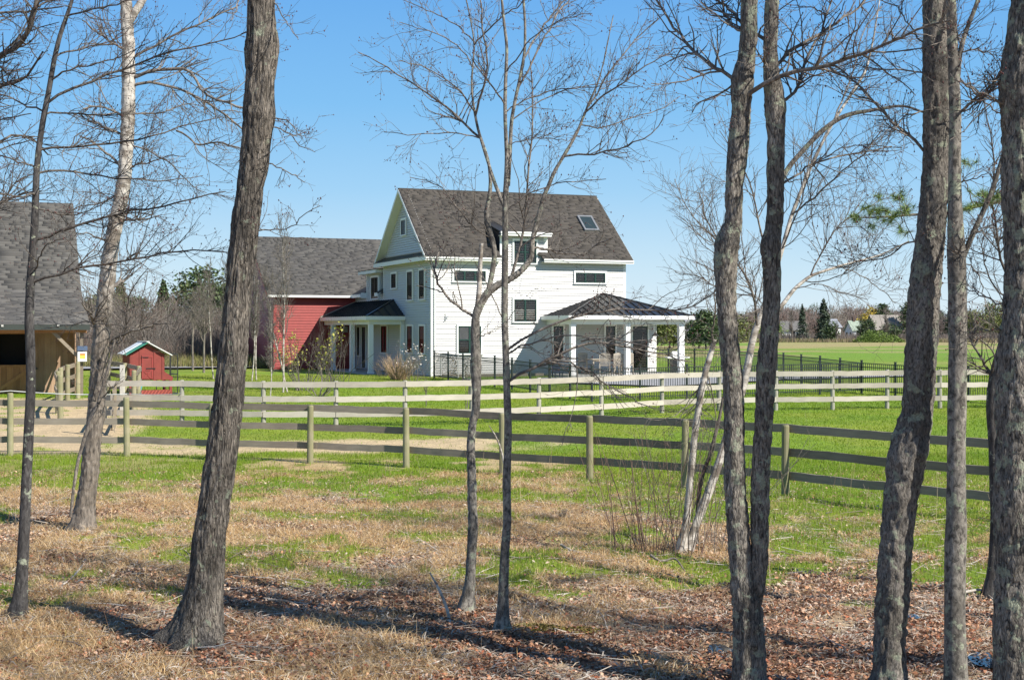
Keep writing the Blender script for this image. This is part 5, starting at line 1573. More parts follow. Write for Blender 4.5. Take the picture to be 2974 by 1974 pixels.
I_ = [(2777, 2062, 78), (2776, 1974, 64), (2775, 1859, 60), (2774, 1687, 58), (2774, 1575, 62), (2775, 1558, 64), (2777, 1500, 55), (2777, 1300, 52), (2779, 1228, 54), (2782, 943, 52), (2780, 800, 52), (2779, 750, 52), (2776, 705, 48), (2772, 542, 36), (2775, 325, 34), (2770, 217, 30), (2765, 100, 30), (2762, 0, 30)]
tree("maple_tree", "straight pale grey tree just beside the kinked maple", I_, 11.5, M['b_beech'], 'smooth', 40, .25, ext=3.5, seed=18, wob=.8, buds=300,
     extra_trunks=[dict(pts=[(2785, 770, 18), (2800, 745, 17), (2820, 690, 16), (2852, 623, 15), (2880, 560, 14), (2905, 480, 12), (2930, 380, 10), (2960, 280, 8)], sides=16),
                   dict(pts=[(2780, 240, 16), (2784, 190, 15), (2790, 135, 14), (2809, 81, 13), (2836, 16, 12), (2850, -30, 11)], sides=16, ext=1.5)],
     limbs=[dict(pts=[(2793, 750), (2780, 725), (2767, 700)], w=(6, 3)), dict(pts=[(2796, 320), (2850, 280), (2890, 235), (2925, 210)], w=(9, 5)),
            dict(pts=[(2788, 110), (2770, 90), (2760, 60)], w=(5, 3)), dict(pts=[(2792, 230), (2850, 290), (2898, 322), (2920, 340)], w=(6, 3)),
            dict(pts=[(2800, 700), (2850, 660), (2900, 668), (2930, 640)], w=(4, 2)), dict(pts=[(2806, 760), (2840, 800), (2860, 860), (2870, 900)], w=(4, 2)),
            dict(pts=[(2795, 150), (2840, 140), (2880, 160), (2930, 190)], w=(5, 2)), dict(pts=[(2790, 530), (2840, 520), (2890, 480)], w=(4, 2))],
     twigs=((80, (.2, .6)), (280, (.1, .35)), (420, (.06, .2))))

J_ = [(2962, 2110, 170), (2958, 1974, 140), (2954, 1700, 134), (2954, 1300, 132), (2956, 1200, 138), (2965, 1050, 148), (2978, 943, 140), (2982, 850, 132), (2978, 640, 130), (2975, 385, 134), (2972, 240, 142), (2990, 120, 130), (2996, 0, 128)]
tree("maple_tree", "thick lichen-spotted trunk cut by the right edge of the photo", J_, 10.8, M['b_maple'], 'maple', 72, .2, ext=5, seed=20, wob=.6, buds=100,
     limbs=[dict(pts=[(2915, 885), (2873, 866), (2840, 850), (2806, 840)], w=(6, 2)), dict(pts=[(2906, 303), (2874, 276), (2841, 265), (2793, 233)], w=(8, 3)),
            dict(pts=[(2920, 960), (2880, 955), (2849, 955), (2820, 965)], w=(5, 2)), dict(pts=[(2925, 217), (2885, 249), (2852, 287), (2798, 325)], w=(8, 4))],
     twigs=((30, (.2, .6)), (90, (.1, .35)), (120, (.06, .2))))
K_ = [(2872, 1725, 44), (2878, 1690, 30), (2884, 1620, 26), (2890, 1500, 26), (2886, 1300, 30), (2880, 1180, 34), (2888, 1110, 36), (2902, 1050, 36), (2917, 1000, 34), (2935, 900, 30), (2955, 760, 28), (2990, 600, 26), (3010, 400, 24)]
tree("oak_tree", "thin dark bowed trunk half hidden behind the right-edge maple", K_, 16.6, M['b_dark'], 'smooth', 26, .3, ext=4, seed=22, wob=.6, mat2=M['b_twigdark'],
     limbs=[dict(pts=[(2884, 1100), (2870, 1075), (2858, 1045), (2835, 1023), (2822, 1000), (2820, 960)], w=(10, 4)), dict(pts=[(2880, 1090), (2890, 1030), (2850, 980), (2800, 955)], w=(6, 3)),
            dict(pts=[(2917, 800), (2895, 700), (2880, 600), (2890, 500), (2880, 400), (2860, 300)], w=(8, 3)), dict(pts=[(2900, 850), (2860, 790), (2850, 700), (2870, 650)], w=(5, 2))],
     twigs=((60, (.3, .8)), (180, (.15, .45)), (260, (.08, .25))))

# trees just outside the frame whose branches reach in
L_ = [(-260, 1780, 110), (-250, 1400, 90), (-245, 900, 80), (-230, 400, 70), (-220, 0, 60)]
tree("maple_tree", "dark maple whose limbs reach in at the top left corner", L_, 16.5, M['b_dark'], 'smooth', 30, .3, ext=4, seed=24, wob=1.0, buds=900, mat2=M['b_twigdark'],
     limbs=[dict(pts=[(-235, 400), (-100, 230), (0, 165), (45, 143), (80, 103), (107, 27), (109, -20)], w=(18, 12), dy=-1.0), dict(pts=[(-240, 420), (-120, 270), (0, 248), (58, 241), (90, 210), (125, 150)], w=(13, 5), dy=-.8),
            dict(pts=[(-240, 600), (-100, 520), (-20, 430), (40, 380), (100, 400), (140, 450)], w=(10, 4)), dict(pts=[(-245, 700), (-120, 640), (0, 590), (60, 560), (120, 555)], w=(10, 4)),
            dict(pts=[(-230, 250), (-100, 60), (0, 40), (100, 30), (180, 20)], w=(10, 4)), dict(pts=[(-230, 320), (-100, 350), (0, 350), (90, 330)], w=(8, 3))],
     twigs=((120, (.4, 1.1)), (480, (.2, .6)), (900, (.1, .3))))

# white pine at the right, its boughs reach across behind the maples
def pine_needles(rg, C, n, ln):
    """tufts: n needles per centre"""
    m = len(C); c = np.repeat(C, n, 0); d = nrm(rg.normal(size=(m * n, 3)) + np.array([0, 0, .25])); l = ln * (.6 + .5 * rg.random(m * n))[:, None]
    sd = nrm(np.cross(d, rg.normal(size=d.shape))) * .0022
    mid = c + d * l * .6; V = np.stack([c - sd, c + sd, c + d * l - np.array([0, 0, 1.0]) * l * .15], 1)
    return V.reshape(-1, 3), np.arange(m * n * 3).reshape(-1, 3)


t = NT("pine_needle_green", .5); gr_ = t.rnd(); needle = t.out(t.ramp(gr_, [(0, (.06, .12, .03)), (.6, (.13, .22, .045)), (1, (.26, .32, .06))]))
PI_ = [(3190, 1900, 60), (3185, 1400, 50), (3180, 900, 45), (3175, 500, 38), (3170, 0, 30)]
pine = tree("pine_tree", "young white pine with soft green needle boughs crossing behind the maples", PI_, 14.6, M['b_dark'], 'smooth', 24, .2, ext=3, seed=30, wob=.2,
            limbs=[dict(pts=[(3180, 520), (3000, 560), (2880, 590), (2790, 610), (2700, 622), (2600, 628), (2530, 632), (2468, 630)], w=(14, 3), dy=-.3),
                   dict(pts=[(2640, 626), (2610, 590), (2590, 570)], w=(3, 1)), dict(pts=[(2620, 627), (2615, 660), (2622, 672)], w=(3, 1)), dict(pts=[(2560, 630), (2540, 612), (2525, 618)], w=(3, 1)),
                   dict(pts=[(2600, 628), (2560, 645), (2525, 655)], w=(3, 1)), dict(pts=[(2880, 590), (2860, 570), (2850, 560)], w=(3, 1)), dict(pts=[(2830, 600), (2800, 520), (2790, 495), (2815, 475)], w=(4, 1))],
            twigs=((24, (.1, .25)), (30, (.05, .1)), (10, (.04, .08))))
rg = np.random.default_rng(31)
O = np.array(pine.location)
cs = []
for (x, y, s, n) in [(2478, 629, 14, 7), (2522, 612, 14, 6), (2556, 616, 16, 7), (2560, 612, 10, 4), (2614, 572, 16, 8), (2548, 575, 8, 3), (2624, 606, 14, 6), (2616, 668, 10, 4), (2570, 645, 14, 6), (2527, 655, 9, 4), (2648, 602, 10, 3), (2600, 625, 16, 6),
                     (2762, 614, 16, 7), (2776, 600, 14, 6), (2814, 600, 14, 6), (2852, 590, 16, 8), (2863, 569, 14, 7), (2770, 495, 12, 5), (2808, 472, 14, 5), (2841, 562, 10, 4), (2890, 574, 10, 5), (2920, 575, 20, 7), (3000, 560, 30, 10), (2768, 510, 8, 4)]:
    for k in range(n):
        Y = 14.3 + rg.normal() * .12
        cs.append(at(x + rg.normal() * s * .8, y + rg.normal() * s * .55, Y))
V, F = pine_needles(rg, np.array(cs) - O, 42, .115)
nd = link("needles", fast_mesh("needles", V, [F]), needle, pine); nd['kind'] = 'stuff'

# ------------------------------------------------------------------ real trees standing just right of and behind the camera; their long shadows cross the litter
def field_tree(name, label, x, y, h, r, seed, mat, style='smooth', sides=16, n1=26, n2=120, n3=420, group=None, cat="tree", twigmat=None, lean=(0, 0), crown=(.35, .98), l1=None, rmin=.004, up=.35, ang=(30, 60)):
    rg = np.random.default_rng(seed); z = gz1(x, y); K = 10
    P = np.zeros((K, 3)); P[:, 2] = np.linspace(-.2, h, K)
    P[:, 0] = np.cumsum(rg.normal(size=K) * .012 * h) * .5 + np.linspace(0, lean[0], K); P[:, 1] = np.cumsum(rg.normal(size=K) * .012 * h) * .5 + np.linspace(0, lean[1], K); P[0, :2] = 0
    R = r * np.linspace(1, .12, K) ** .8
    o = thing(name, label, cat, (x, y, z), group=group)
    V, F = trunk_mesh(P, R, sides, style, seed, .2, 0) if style == 'oak' or h > 20 and False else tubes(*[a[None] for a in resample(P, R, 20, 2)], sides)
    link("trunk", fast_mesh("trunk", V, [F], True), mat, o)
    q, rr = resample(P, R, 20, 1); l1 = l1 or (h * .14, h * .36)
    vs, fs = [], []; nb = 0
    c, cr = spawn(rg, q[None], rr[None], n1, l1, ang, up, .12, crown[0], crown[1], .5, rmin * 1.6, .06, K=8)
    c2, cr2 = spawn(rg, c, cr, n2, (l1[0] * .4, l1[1] * .5), (25, 55), .2, .15, .15, 1, .6, rmin * 1.2, .03, K=6)
    c3, cr3 = spawn(rg, np.concatenate([c2, c[:, ::1][:, :6]]), np.concatenate([cr2, cr[:, :6]]), n3, (l1[0] * .2, l1[1] * .28), (25, 60), .15, .15, .15, 1, .6, rmin, .02, K=5)
    for a, b, s_ in ((c, cr, 5), (c2, cr2, 4), (c3, cr3, 3)):
        v, f = tubes(a, b, s_); vs.append(v); fs.append(f + nb); nb += len(v)
    link("crown", fast_mesh("crown", np.concatenate(vs), [np.concatenate(fs)], True), twigmat or mat, o)
    return o, c3[:, -1]


SHW = [(7.4, 10.6, 12, .08), (4.9, 5.6, 12, .07), (6.6, 8.3, 12, .06), (8.9, 9.4, 13, .08), (5.9, 7.1, 11, .06)]
labs = ["bare maple just beyond the right edge of the photo", "bare maple standing right of the camera", "bare maple close beside the camera", "slim bare maple far right of the camera", "bare maple behind the camera on the right"]
for i, (x, y, h, r) in enumerate(SHW):
    field_tree("maple_tree", labs[i], x, y, h, r, 60 + i, M['b_beech'], n1=20, n2=110, n3=160, sides=14, rmin=.009)

# ------------------------------------------------------------------ planting on the lawn and round the house
def lawn_birch(px, Y, h, r, seed, label, **kw):
    x = (px - CX) / FPX * Y
    return field_tree("birch_tree", label, x, Y, h, r, seed, M['b_birch'], sides=10, cat="tree", twigmat=M['b_twig'], up=.6, ang=(18, 42), rmin=.006, **kw)


lawn_birch(822, 55.0, 6.2, 0.041, 71, "slender white birch on the lawn before the red barn wall", n1=28, n2=176, n3=540)
lawn_birch(838, 55.2, 4.6, 0.038, 72, "shorter white birch stem leaning beside its taller twin on the lawn", lean=(-.9, 0), n1=22, n2=112, n3=360)
lawn_birch(745, 63.0, 5.0, 0.038, 73, "white birch just right of the thickest trunk near the barn corner", n1=22, n2=128, n3=396)
lawn_birch(730, 62.6, 4.6, 0.034, 74, "white birch touching the edge of the thickest trunk near the barn", n1=20, n2=128, n3=396, lean=(.3, 0))
lawn_birch(622, 64.0, 4.9, 0.038, 75, "twin white birch standing left of the thickest trunk on the lawn", n1=20, n2=128, n3=396, lean=(-.4, 0))
lawn_birch(632, 64.3, 5.2, 0.034, 76, "thin white birch between the coop and the thickest trunk", n1=20, n2=128, n3=396, lean=(.3, 0))
lawn_birch(785, 52.5, 3.6, 0.026, 77, "small grey forked sapling in front of the barn corner", n1=20, n2=144, n3=396, crown=(.2, .98))
x = (560 - CX) / FPX * 75
field_tree("fruit_tree", "grey bare fruit tree with rounded head behind the coop run", x, 75, 4.3, .07, 78, M['b_twig'], n1=26, n2=160, n3=500, rmin=.008, crown=(.45, .95), sides=10)
x = (592 - CX) / FPX * 72
field_tree("fruit_tree", "grey bare fruit tree nearest the tall birch on the lawn", x, 72, 4.6, .07, 79, M['b_twig'], n1=26, n2=160, n3=500, rmin=.008, crown=(.35, .95), sides=10)
t = NT("yellow_green_leaf", .6); yl = t.out(t.ramp(t.rnd(), [(0, (.22, .22, .03)), (1, (.42, .40, .08))]))
x = (880 - CX) / FPX * 56
shrub("flowering_shrub", "shrub with fresh yellow-green leaves before the barn's porch corner", x, 56, 14, 2.6, .45, 81, M['b_twig'], r=.02, base=.35, sub=7, leaf=(yl, 420, .11, "leaves"))
x = (925 - CX) / FPX * 53
shrub("bare_shrub", "low bare spreading shrub with crossing grey stems by the far rail", x, 53, 12, 1.5, .9, 82, M['b_twig'], r=.02, base=.2, sub=6)
x = (955 - CX) / FPX * 58
shrub("bare_shrub", "dense dark bare shrub in front of the entry porch's far column", x, 60, 22, 3.0, .35, 83, M['b_twigdark'], r=.014, base=.6, sub=7)
x = (1160 - CX) / FPX * 63.5
shrub("ornamental_grass", "tan rounded clump of winter stems under the tall gable windows", x, 63.5, 160, 1.25, .5, 84, plain('tan_stem', (.38, .27, .17), .8, var=.3), "plant", r=.012, base=.35, sub=2, wig=.05)
t = NT("white_bud", .7); wb_ = t.out((.62, .56, .5))
x = (1200 - CX) / FPX * 62.5
shrub("magnolia_shrub", "small shrub dotted with pale buds beside the house corner", x, 62.5, 16, 1.8, .3, 85, M['b_twig'], r=.010, base=.25, sub=6, leaf=(wb_, 170, .075, "blossom"))
x = (1108 - CX) / FPX * 66
shrub("bare_shrub", "small bare rounded shrub next to the front entry porch column", x, 66.5, 26, 1.1, .6, 86, M['b_twigdark'], r=.009, base=.25, sub=6)
for i, (px, Y, lab) in enumerate(((1240, 48, "thin budding sapling staked on the lawn before the house corner"), (1352, 47, "two pale whips growing on the lawn left of the forked tree"), (1490, 58.5, "small bare rose inside the picket fence"))):
    shrub("sapling", lab, (px - CX) / FPX * Y, Y, 3, 1.9 if i < 2 else 1.2, .12, 90 + i, M['b_twig'], r=.014, base=.08, sub=5)

# ------------------------------------------------------------------ left distance: bare thicket, evergreens
def cloud_tree(name, label, x, y, h, w, seed, mat, trunkmat, n=1500, size=.3, shape='oval', group=None, base=.15, trunk_r=.12, cols=None, tilt=1.2):
    """tree whose crown is many leaf-sized faces gathered in clumps"""
    rg = np.random.default_rng(seed); z = gz1(x, y)
    o = thing(name, label, "tree", (x, y, z), group=group)
    P = np.array([[0, 0, -.3], [0, 0, h * .5], [w * .02, 0, h * .97]]); R = np.array([trunk_r, trunk_r * .6, .02])
    v, f = tubes(*[a[None] for a in resample(P, R, 8, 0)], 7)
    link("trunk", fast_mesh("trunk", v, [f], True), trunkmat, o)
    if shape == 'cone':       # whorls of drooping boughs
        nb_ = int(22 + h * 3); C = []
        for k in range(nb_):
            t_ = (k + rg.random()) / nb_; zc = h * (base + (1 - base) * t_); rad = w / 2 * (1 - t_) ** .8 * (.7 + .5 * rg.random()) + .05
            for a in rg.random(5) * 2 * pi:
                m_ = max(4, int(n / nb_ / 5)); s = rg.random(m_) ** .6
                C.append(np.stack([np.cos(a + rg.normal(size=m_) * .16) * rad * s, np.sin(a + rg.normal(size=m_) * .16) * rad * s, zc - s * rad * .28 + rg.normal(size=m_) * .05 * w], 1))
        C = np.concatenate(C)
    elif shape == 'pine':
        C = []; nb_ = 30
        for k in range(nb_):
            t_ = (k + rg.random()) / nb_; zc = h * (base + (1 - base) * t_); rad = w / 2 * math.sin(min(1, (1 - t_) * 1.5 + .12) * pi / 2) * (.45 + .75 * rg.random())
            for a in rg.random(3) * 2 * pi:
                c_ = np.array([cos(a) * rad, sin(a) * rad, zc + rad * .12]); m_ = int(n / nb_ / 3)
                C.append(c_ * np.array([1, 1, 1]) * np.stack([(.35 + .65 * rg.random(m_) ** .5)] * 2 + [np.ones(m_)], 1) + rg.normal(size=(m_, 3)) * np.array([.10, .10, .035]) * w)
        C = np.concatenate(C)
    else:
        nb_ = 34; C = []
        for k in range(nb_):
            d = nrm(rg.normal(size=3)); rr = rg.random() ** .4
            c_ = np.array([d[0] * w / 2 * rr, d[1] * w / 2 * rr, h * (base + 1) / 2 + d[2] * h * (1 - base) / 2 * rr]); m_ = n // nb_
            C.append(c_ + rg.normal(size=(m_, 3)) * np.array([w * .09, w * .09, h * .055]))
        C = np.concatenate(C)
    V, F = leaf_quads(rg, C, size, tilt)
    me = fast_mesh("crown", V, [F]); link("crown", me, mat, o)
    return o


def leafmat(name, a, b, c_=None):
    t = NT(name, .7)
    return t.out(t.ramp(t.rnd(), [(0, a), (.7, b), (1, c_ or b)]))


M['ever'] = leafmat('evergreen_needles', (.028, .055, .022), (.065, .105, .035), (.10, .14, .045))
M['ever2'] = leafmat('yellowish_evergreen', (.05, .075, .02), (.13, .16, .035), (.2, .21, .06))
M['spruce'] = leafmat('blue_green_spruce', (.022, .040, .026), (.05, .078, .045), (.075, .105, .06))
M['greybrown'] = leafmat('bare_twig_haze', (.10, .085, .075), (.19, .165, .145), (.26, .235, .21))
M['redbrown'] = leafmat('budding_twig_haze', (.13, .085, .07), (.21, .15, .125), (.28, .21, .18))
M['gold'] = leafmat('golden_catkins', (.30, .22, .02), (.55, .42, .05), (.6, .5, .1))
M['brightgreen'] = leafmat('fresh_green_leaves', (.07, .12, .015), (.14, .22, .03), (.22, .28, .06))

ev = [(258, 128, 5.8, 5.0, 'oval', 'ever2', "dark green pine showing right of the stable roof"), (350, 140, 6.8, 5.0, 'cone', 'ever2', "pointed evergreen just right of the leaning pale aspen"), (395, 130, 4.9, 4.6, 'pine', 'ever', "low dark pine behind the coop roof"),
      (475, 125, 6.4, 3.4, 'cone', 'ever', "conical dark evergreen standing behind the coop"), (590, 118, 7.1, 7.0, 'pine', 'ever', "broad-topped tall pine left of the thickest trunk"), (560, 130, 6.2, 6.0, 'pine', 'ever2', "lighter pine leaning on the broad-topped one"),
      (640, 122, 5.8, 5.0, 'pine', 'ever', "pine partly hidden behind the thickest trunk"), (300, 150, 5.6, 6.0, 'pine', 'ever', "distant pine seen between the stable and the aspen")]
for i, (px, Y, h, w, sh, mt, lab) in enumerate(ev):
    cloud_tree("evergreen_tree", lab, (px - CX) / FPX * Y, Y, h, w, 100 + i, M[mt], M['b_dark'], 2600, .34, sh, base=.08)
# brushwood: bare bushes, alike, each its own object
protoV = []
for s in range(5):
    V, F, _ = shrub_mesh(46, 3.4, .45, 200 + s, sub=5, r=.022, base=1.1, K=6)
    me = fast_mesh("stems", V, [F], True); me.materials.append([M['b_twig'], M['greybrown'], M['b_twig'], M['redbrown'], M['greybrown']][s]); protoV.append(me)
rg = np.random.default_rng(77)
cnt = 0
for i in range(62):
    px = 225 + rg.random() * 560; Y = 88 + rg.random() * 34 if i % 3 else 80 + rg.random() * 12
    x = (px - CX) / FPX * Y
    o = link("bare_bush", protoV[i % 5], None, None, (x, Y, gz1(x, Y) - .05), rg.random() * 6)
    s = .75 + .5 * rg.random(); s = s * (.62 if i % 3 == 0 else 1.05 + .25 * sstep(700, 300, px)); o.scale = (s * 1.2, s * 1.2, s)
    tag(o, "leafless grey-brown bush in the thicket beyond the coop and driveway", "bush", "leafless bushes of the thicket beyond the driveway")
for i in range(14):
    px = 640 + rg.random() * 130 if i < 6 else -40 + rg.random() * 300
    Y = 98 + rg.random() * 20; x = (px - CX) / FPX * Y
    o = link("bare_bush", protoV[i % 5], None, None, (x, Y, gz1(x, Y) - .05), rg.random() * 6); s = 1.0 + .4 * rg.random(); o.scale = (s, s, s)
    tag(o, "leafless grey-brown bush in the thicket beyond the coop and driveway", "bush", "leafless bushes of the thicket beyond the driveway")
# scrubby yellowish winter grass at the foot of the thicket
def blades(name, X, Y, h, w, cols, rg, lean=.35, mat=None, zoff=-.01, kind='stuff', curve=.4):
    n = len(X); Z = gz(X, Y) + zoff; a = rg.random(n) * 2 * pi; b = rg.random(n) * 2 * pi
    sd = np.stack([np.cos(a), np.sin(a), np.zeros(n)], 1) * (w / 2)[:, None]; ld = np.stack([np.cos(b), np.sin(b), np.zeros(n)], 1)
    le = np.abs(rg.normal(size=n) * lean) if lean < 1 else np.clip(1.2 + .25 * rg.normal(size=n), .2, 1.5); base = np.stack([X, Y, Z], 1)
    m = base + np.array([0, 0, 1.0]) * (h * .55 * np.cos(le * .7))[:, None] + ld * (h * .5 * np.sin(le * .7))[:, None]
    tp = base + np.array([0, 0, 1.0]) * (h * np.cos(le + curve * le))[:, None].clip(.01) + ld * (h * np.sin(np.minimum(le * (1 + curve), 1.5)))[:, None]
    V = np.stack([base - sd, base + sd, m + sd * .7, m - sd * .7, tp], 1).reshape(-1, 3)
    k = np.arange(n)[:, None] * 5
    c = np.repeat(cols, 5, 0) * np.tile(np.array([.8, .8, 1.0, 1.0, 1.05]), n)[:, None]
    o = link(name, fast_mesh(name, V, [k + np.array([[0, 1, 2, 3]]), k + np.array([[3, 2, 4]])], False, np.clip(c, 0, 1)), mat or M['grassattr']); o['kind'] = kind
    return o


def pick(rg, n, pal, jit=.15):
    pal = np.array(pal); c = pal[rg.integers(0, len(pal), n)]
    return c * (1 + (rg.random((n, 1)) - .5) * 2 * jit)


n = 16000; px = rg.random(n) * 640 + 150; Y = 78 + rg.random(n) ** 1.3 * 22; X = (px - CX) / FPX * Y
blades("tall_grass", X, Y, .35 + .6 * rg.random(n), np.full(n, .03), pick(rg, n, [(.30, .27, .10), (.26, .25, .08), (.36, .30, .16), (.2, .22, .06)]), rg)

# ------------------------------------------------------------------ right distance
def far_house(name, label, px, Y, w, d, he, hr, ang, wallc, roofc, windows=True, zb=None, chim=()):
    x = (px - CX) / FPX * Y; z = gz1(x, Y) if zb is None else zb
    o = thing(name, label, "house", (x, Y, z), ang)
    wm = plain(name + '_wall_paint', wallc, .6, var=.04) if (name + '_wall_paint') not in bpy.data.materials else plain('house_wall_paint', wallc, .6, var=.04); rm = plain('far_roof', roofc, .8, var=.15)
    # ridge along local x; gable ends at x = 0 and w
    m = MB(); m.poly([(0, 0, -.6), (0, d, -.6), (0, d, he), (0, d / 2, hr), (0, 0, he)], (w, 0, 0)); m.build("wall", wm, o)
    m = MB(); e = .35; k = (hr - he) / (d / 2)
    for f in ((lambda v: v), (lambda v: d - v)):
        m.poly([(-e, f(-e), he - e * k + .1), (w + e, f(-e), he - e * k + .1), (w + e, d / 2, hr + .1), (-e, d / 2, hr + .1)], (0, 0, .12))
    rf_ = m.build("roof", rm, o)
    for cx2 in chim: MB().box((cx2, d / 2 - .3, hr - .3), (cx2 + .6, d / 2 + .3, hr + 1.1)).build("chimney", plain('dark_brick', (.08, .05, .04), .8), rf_)
    if windows:
        for zz in (1.1, 3.5):
            if zz + 1.2 > he + .8: continue
            for k_ in range(2):
                y_ = d * (.28 + .44 * k_)
                f_ = MB().box((-.06, y_ - .55, zz - .1), (-.01, y_ + .55, zz + 1.4)).build("window", M['trim'], o); MB().box((-.09, y_ - .42, zz), (-.06, y_ + .42, zz + 1.3)).build("pane", M['darkin'], f_)
            nx_ = max(1, int(w / 3))
            for k_ in range(nx_):
                x_ = w * (k_ + .5) / nx_
                f_ = MB().box((x_ - .5, -.06, zz - .1), (x_ + .5, -.01, zz + 1.4)).build("window", M['trim'], o); MB().box((x_ - .4, -.09, zz), (x_ + .4, -.06, zz + 1.3)).build("pane", M['darkin'], f_)
    return o


FZ = -.55
h1_ = far_house("distant_house", "pale gabled house with grey-green roof below the yellow tree", 2477, 330, 2.6, 4.2, 2.9, 4.95, radians(12), (.50, .52, .56), (.27, .33, .27), zb=.05, chim=(.9,))
MB().box((2.9, 1.6, 1.5), (3.3, 2.0, 5.2)).build("chimney", plain('brown_flue', (.06, .04, .035), .8), h1_)
far_house("distant_house", "white house with steep dormers behind the twin-trunk maple's right stem", 2272, 330, 5.2, 4.5, 2.6, 4.6, radians(-6), (.70, .70, .68), (.15, .145, .14), zb=.3)
far_house("distant_house", "white house with grey roof hidden behind the large spruce", 2412, 345, 3.0, 4.6, 3.4, 5.2, radians(20), (.68, .69, .72), (.24, .26, .30), zb=.3)
far_house("distant_house", "brown-grey shingled house under bare branches right of the yellow tree", 2545, 330, 7.0, 5.5, 3.0, 6.2, radians(14), (.17, .14, .12), (.24, .22, .20), zb=.2)
far_house("distant_house", "white-trimmed gable house seen under the porch roof", 1985, 260, 6.5, 5.0, 2.4, 5.0, radians(35), (.55, .56, .60), (.28, .28, .33), zb=.6)
# the far wood, one mass of bare crowns
rgf = np.random.default_rng(9)
Vs, Fs, cols, nb = [], [], [], 0
for i in range(330):
    right = i % 8 != 0
    px = 1850 + rgf.random() * 1300 if right else -500 + rgf.random() * 1500
    Y = (380 + rgf.random() * 90) if right else 170 + rgf.random() * 60
    topy = np.interp(px, [1850, 2000, 2300, 2420, 2560, 2700, 3000, 3200], [925, 915, 884, 880, 888, 900, 905, 905]) + rgf.random() * 26 if right else 885 + rgf.random() * 35
    x = (px - CX) / FPX * Y; zb = gz1(x, Y) - .5; zt = EYE - (topy - HY) / FPX * Y; h = zt - zb; w = h * (.45 + .3 * rgf.random()); m_ = 620
    d = nrm(rgf.normal(size=(14, 3))); cc = d * np.array([w / 2, w / 2, h * .36]) * (rgf.random((14, 1)) ** .4) + np.array([x, Y, zb + h * .58])
    C = cc[rgf.integers(0, 14, m_)] + rgf.normal(size=(m_, 3)) * np.array([w * .12, w * .12, h * .08])
    C[: m_ // 5] = np.array([x, Y, zb]) + np.stack([rgf.normal(size=m_ // 5) * w * .35, rgf.normal(size=m_ // 5) * w * .3, rgf.random(m_ // 5) * h * .45], 1)
    # thin upright slivers read as twigs
    s = (.10 + .10 * rgf.random(m_)) * Y / 400; ln = (.5 + .9 * rgf.random(m_)) * Y / 400
    dr_ = nrm(rgf.normal(size=(m_, 3)) * .5 + np.array([0, 0, 1.0])); sd = nrm(np.cross(dr_, np.array([0, 1.0, 0.1]))) * s[:, None] / 2
    V = np.stack([C - sd, C + sd, C + dr_ * ln[:, None]], 1).reshape(-1, 3)
    Vs.append(V); Fs.append(np.arange(m_ * 3).reshape(-1, 3) + nb); nb += m_ * 3
    tone = np.array([(.155, .13, .12), (.185, .135, .12), (.20, .175, .155), (.13, .105, .098), (.17, .155, .14)])[rgf.integers(0, 5)]
    if rgf.random() < .10: tone = np.array([.055, .085, .045])
    cols.append(np.repeat(tone * (.85 + .3 * rgf.random((m_, 1))), 3, 0))
fw = link("far_wood", fast_mesh("far_wood", np.concatenate(Vs), [np.concatenate(Fs)], False, np.concatenate(cols)), M['brushattr'])
fw['kind'] = 'stuff'; fw['label'] = "leafless brown wood closing off the horizon"
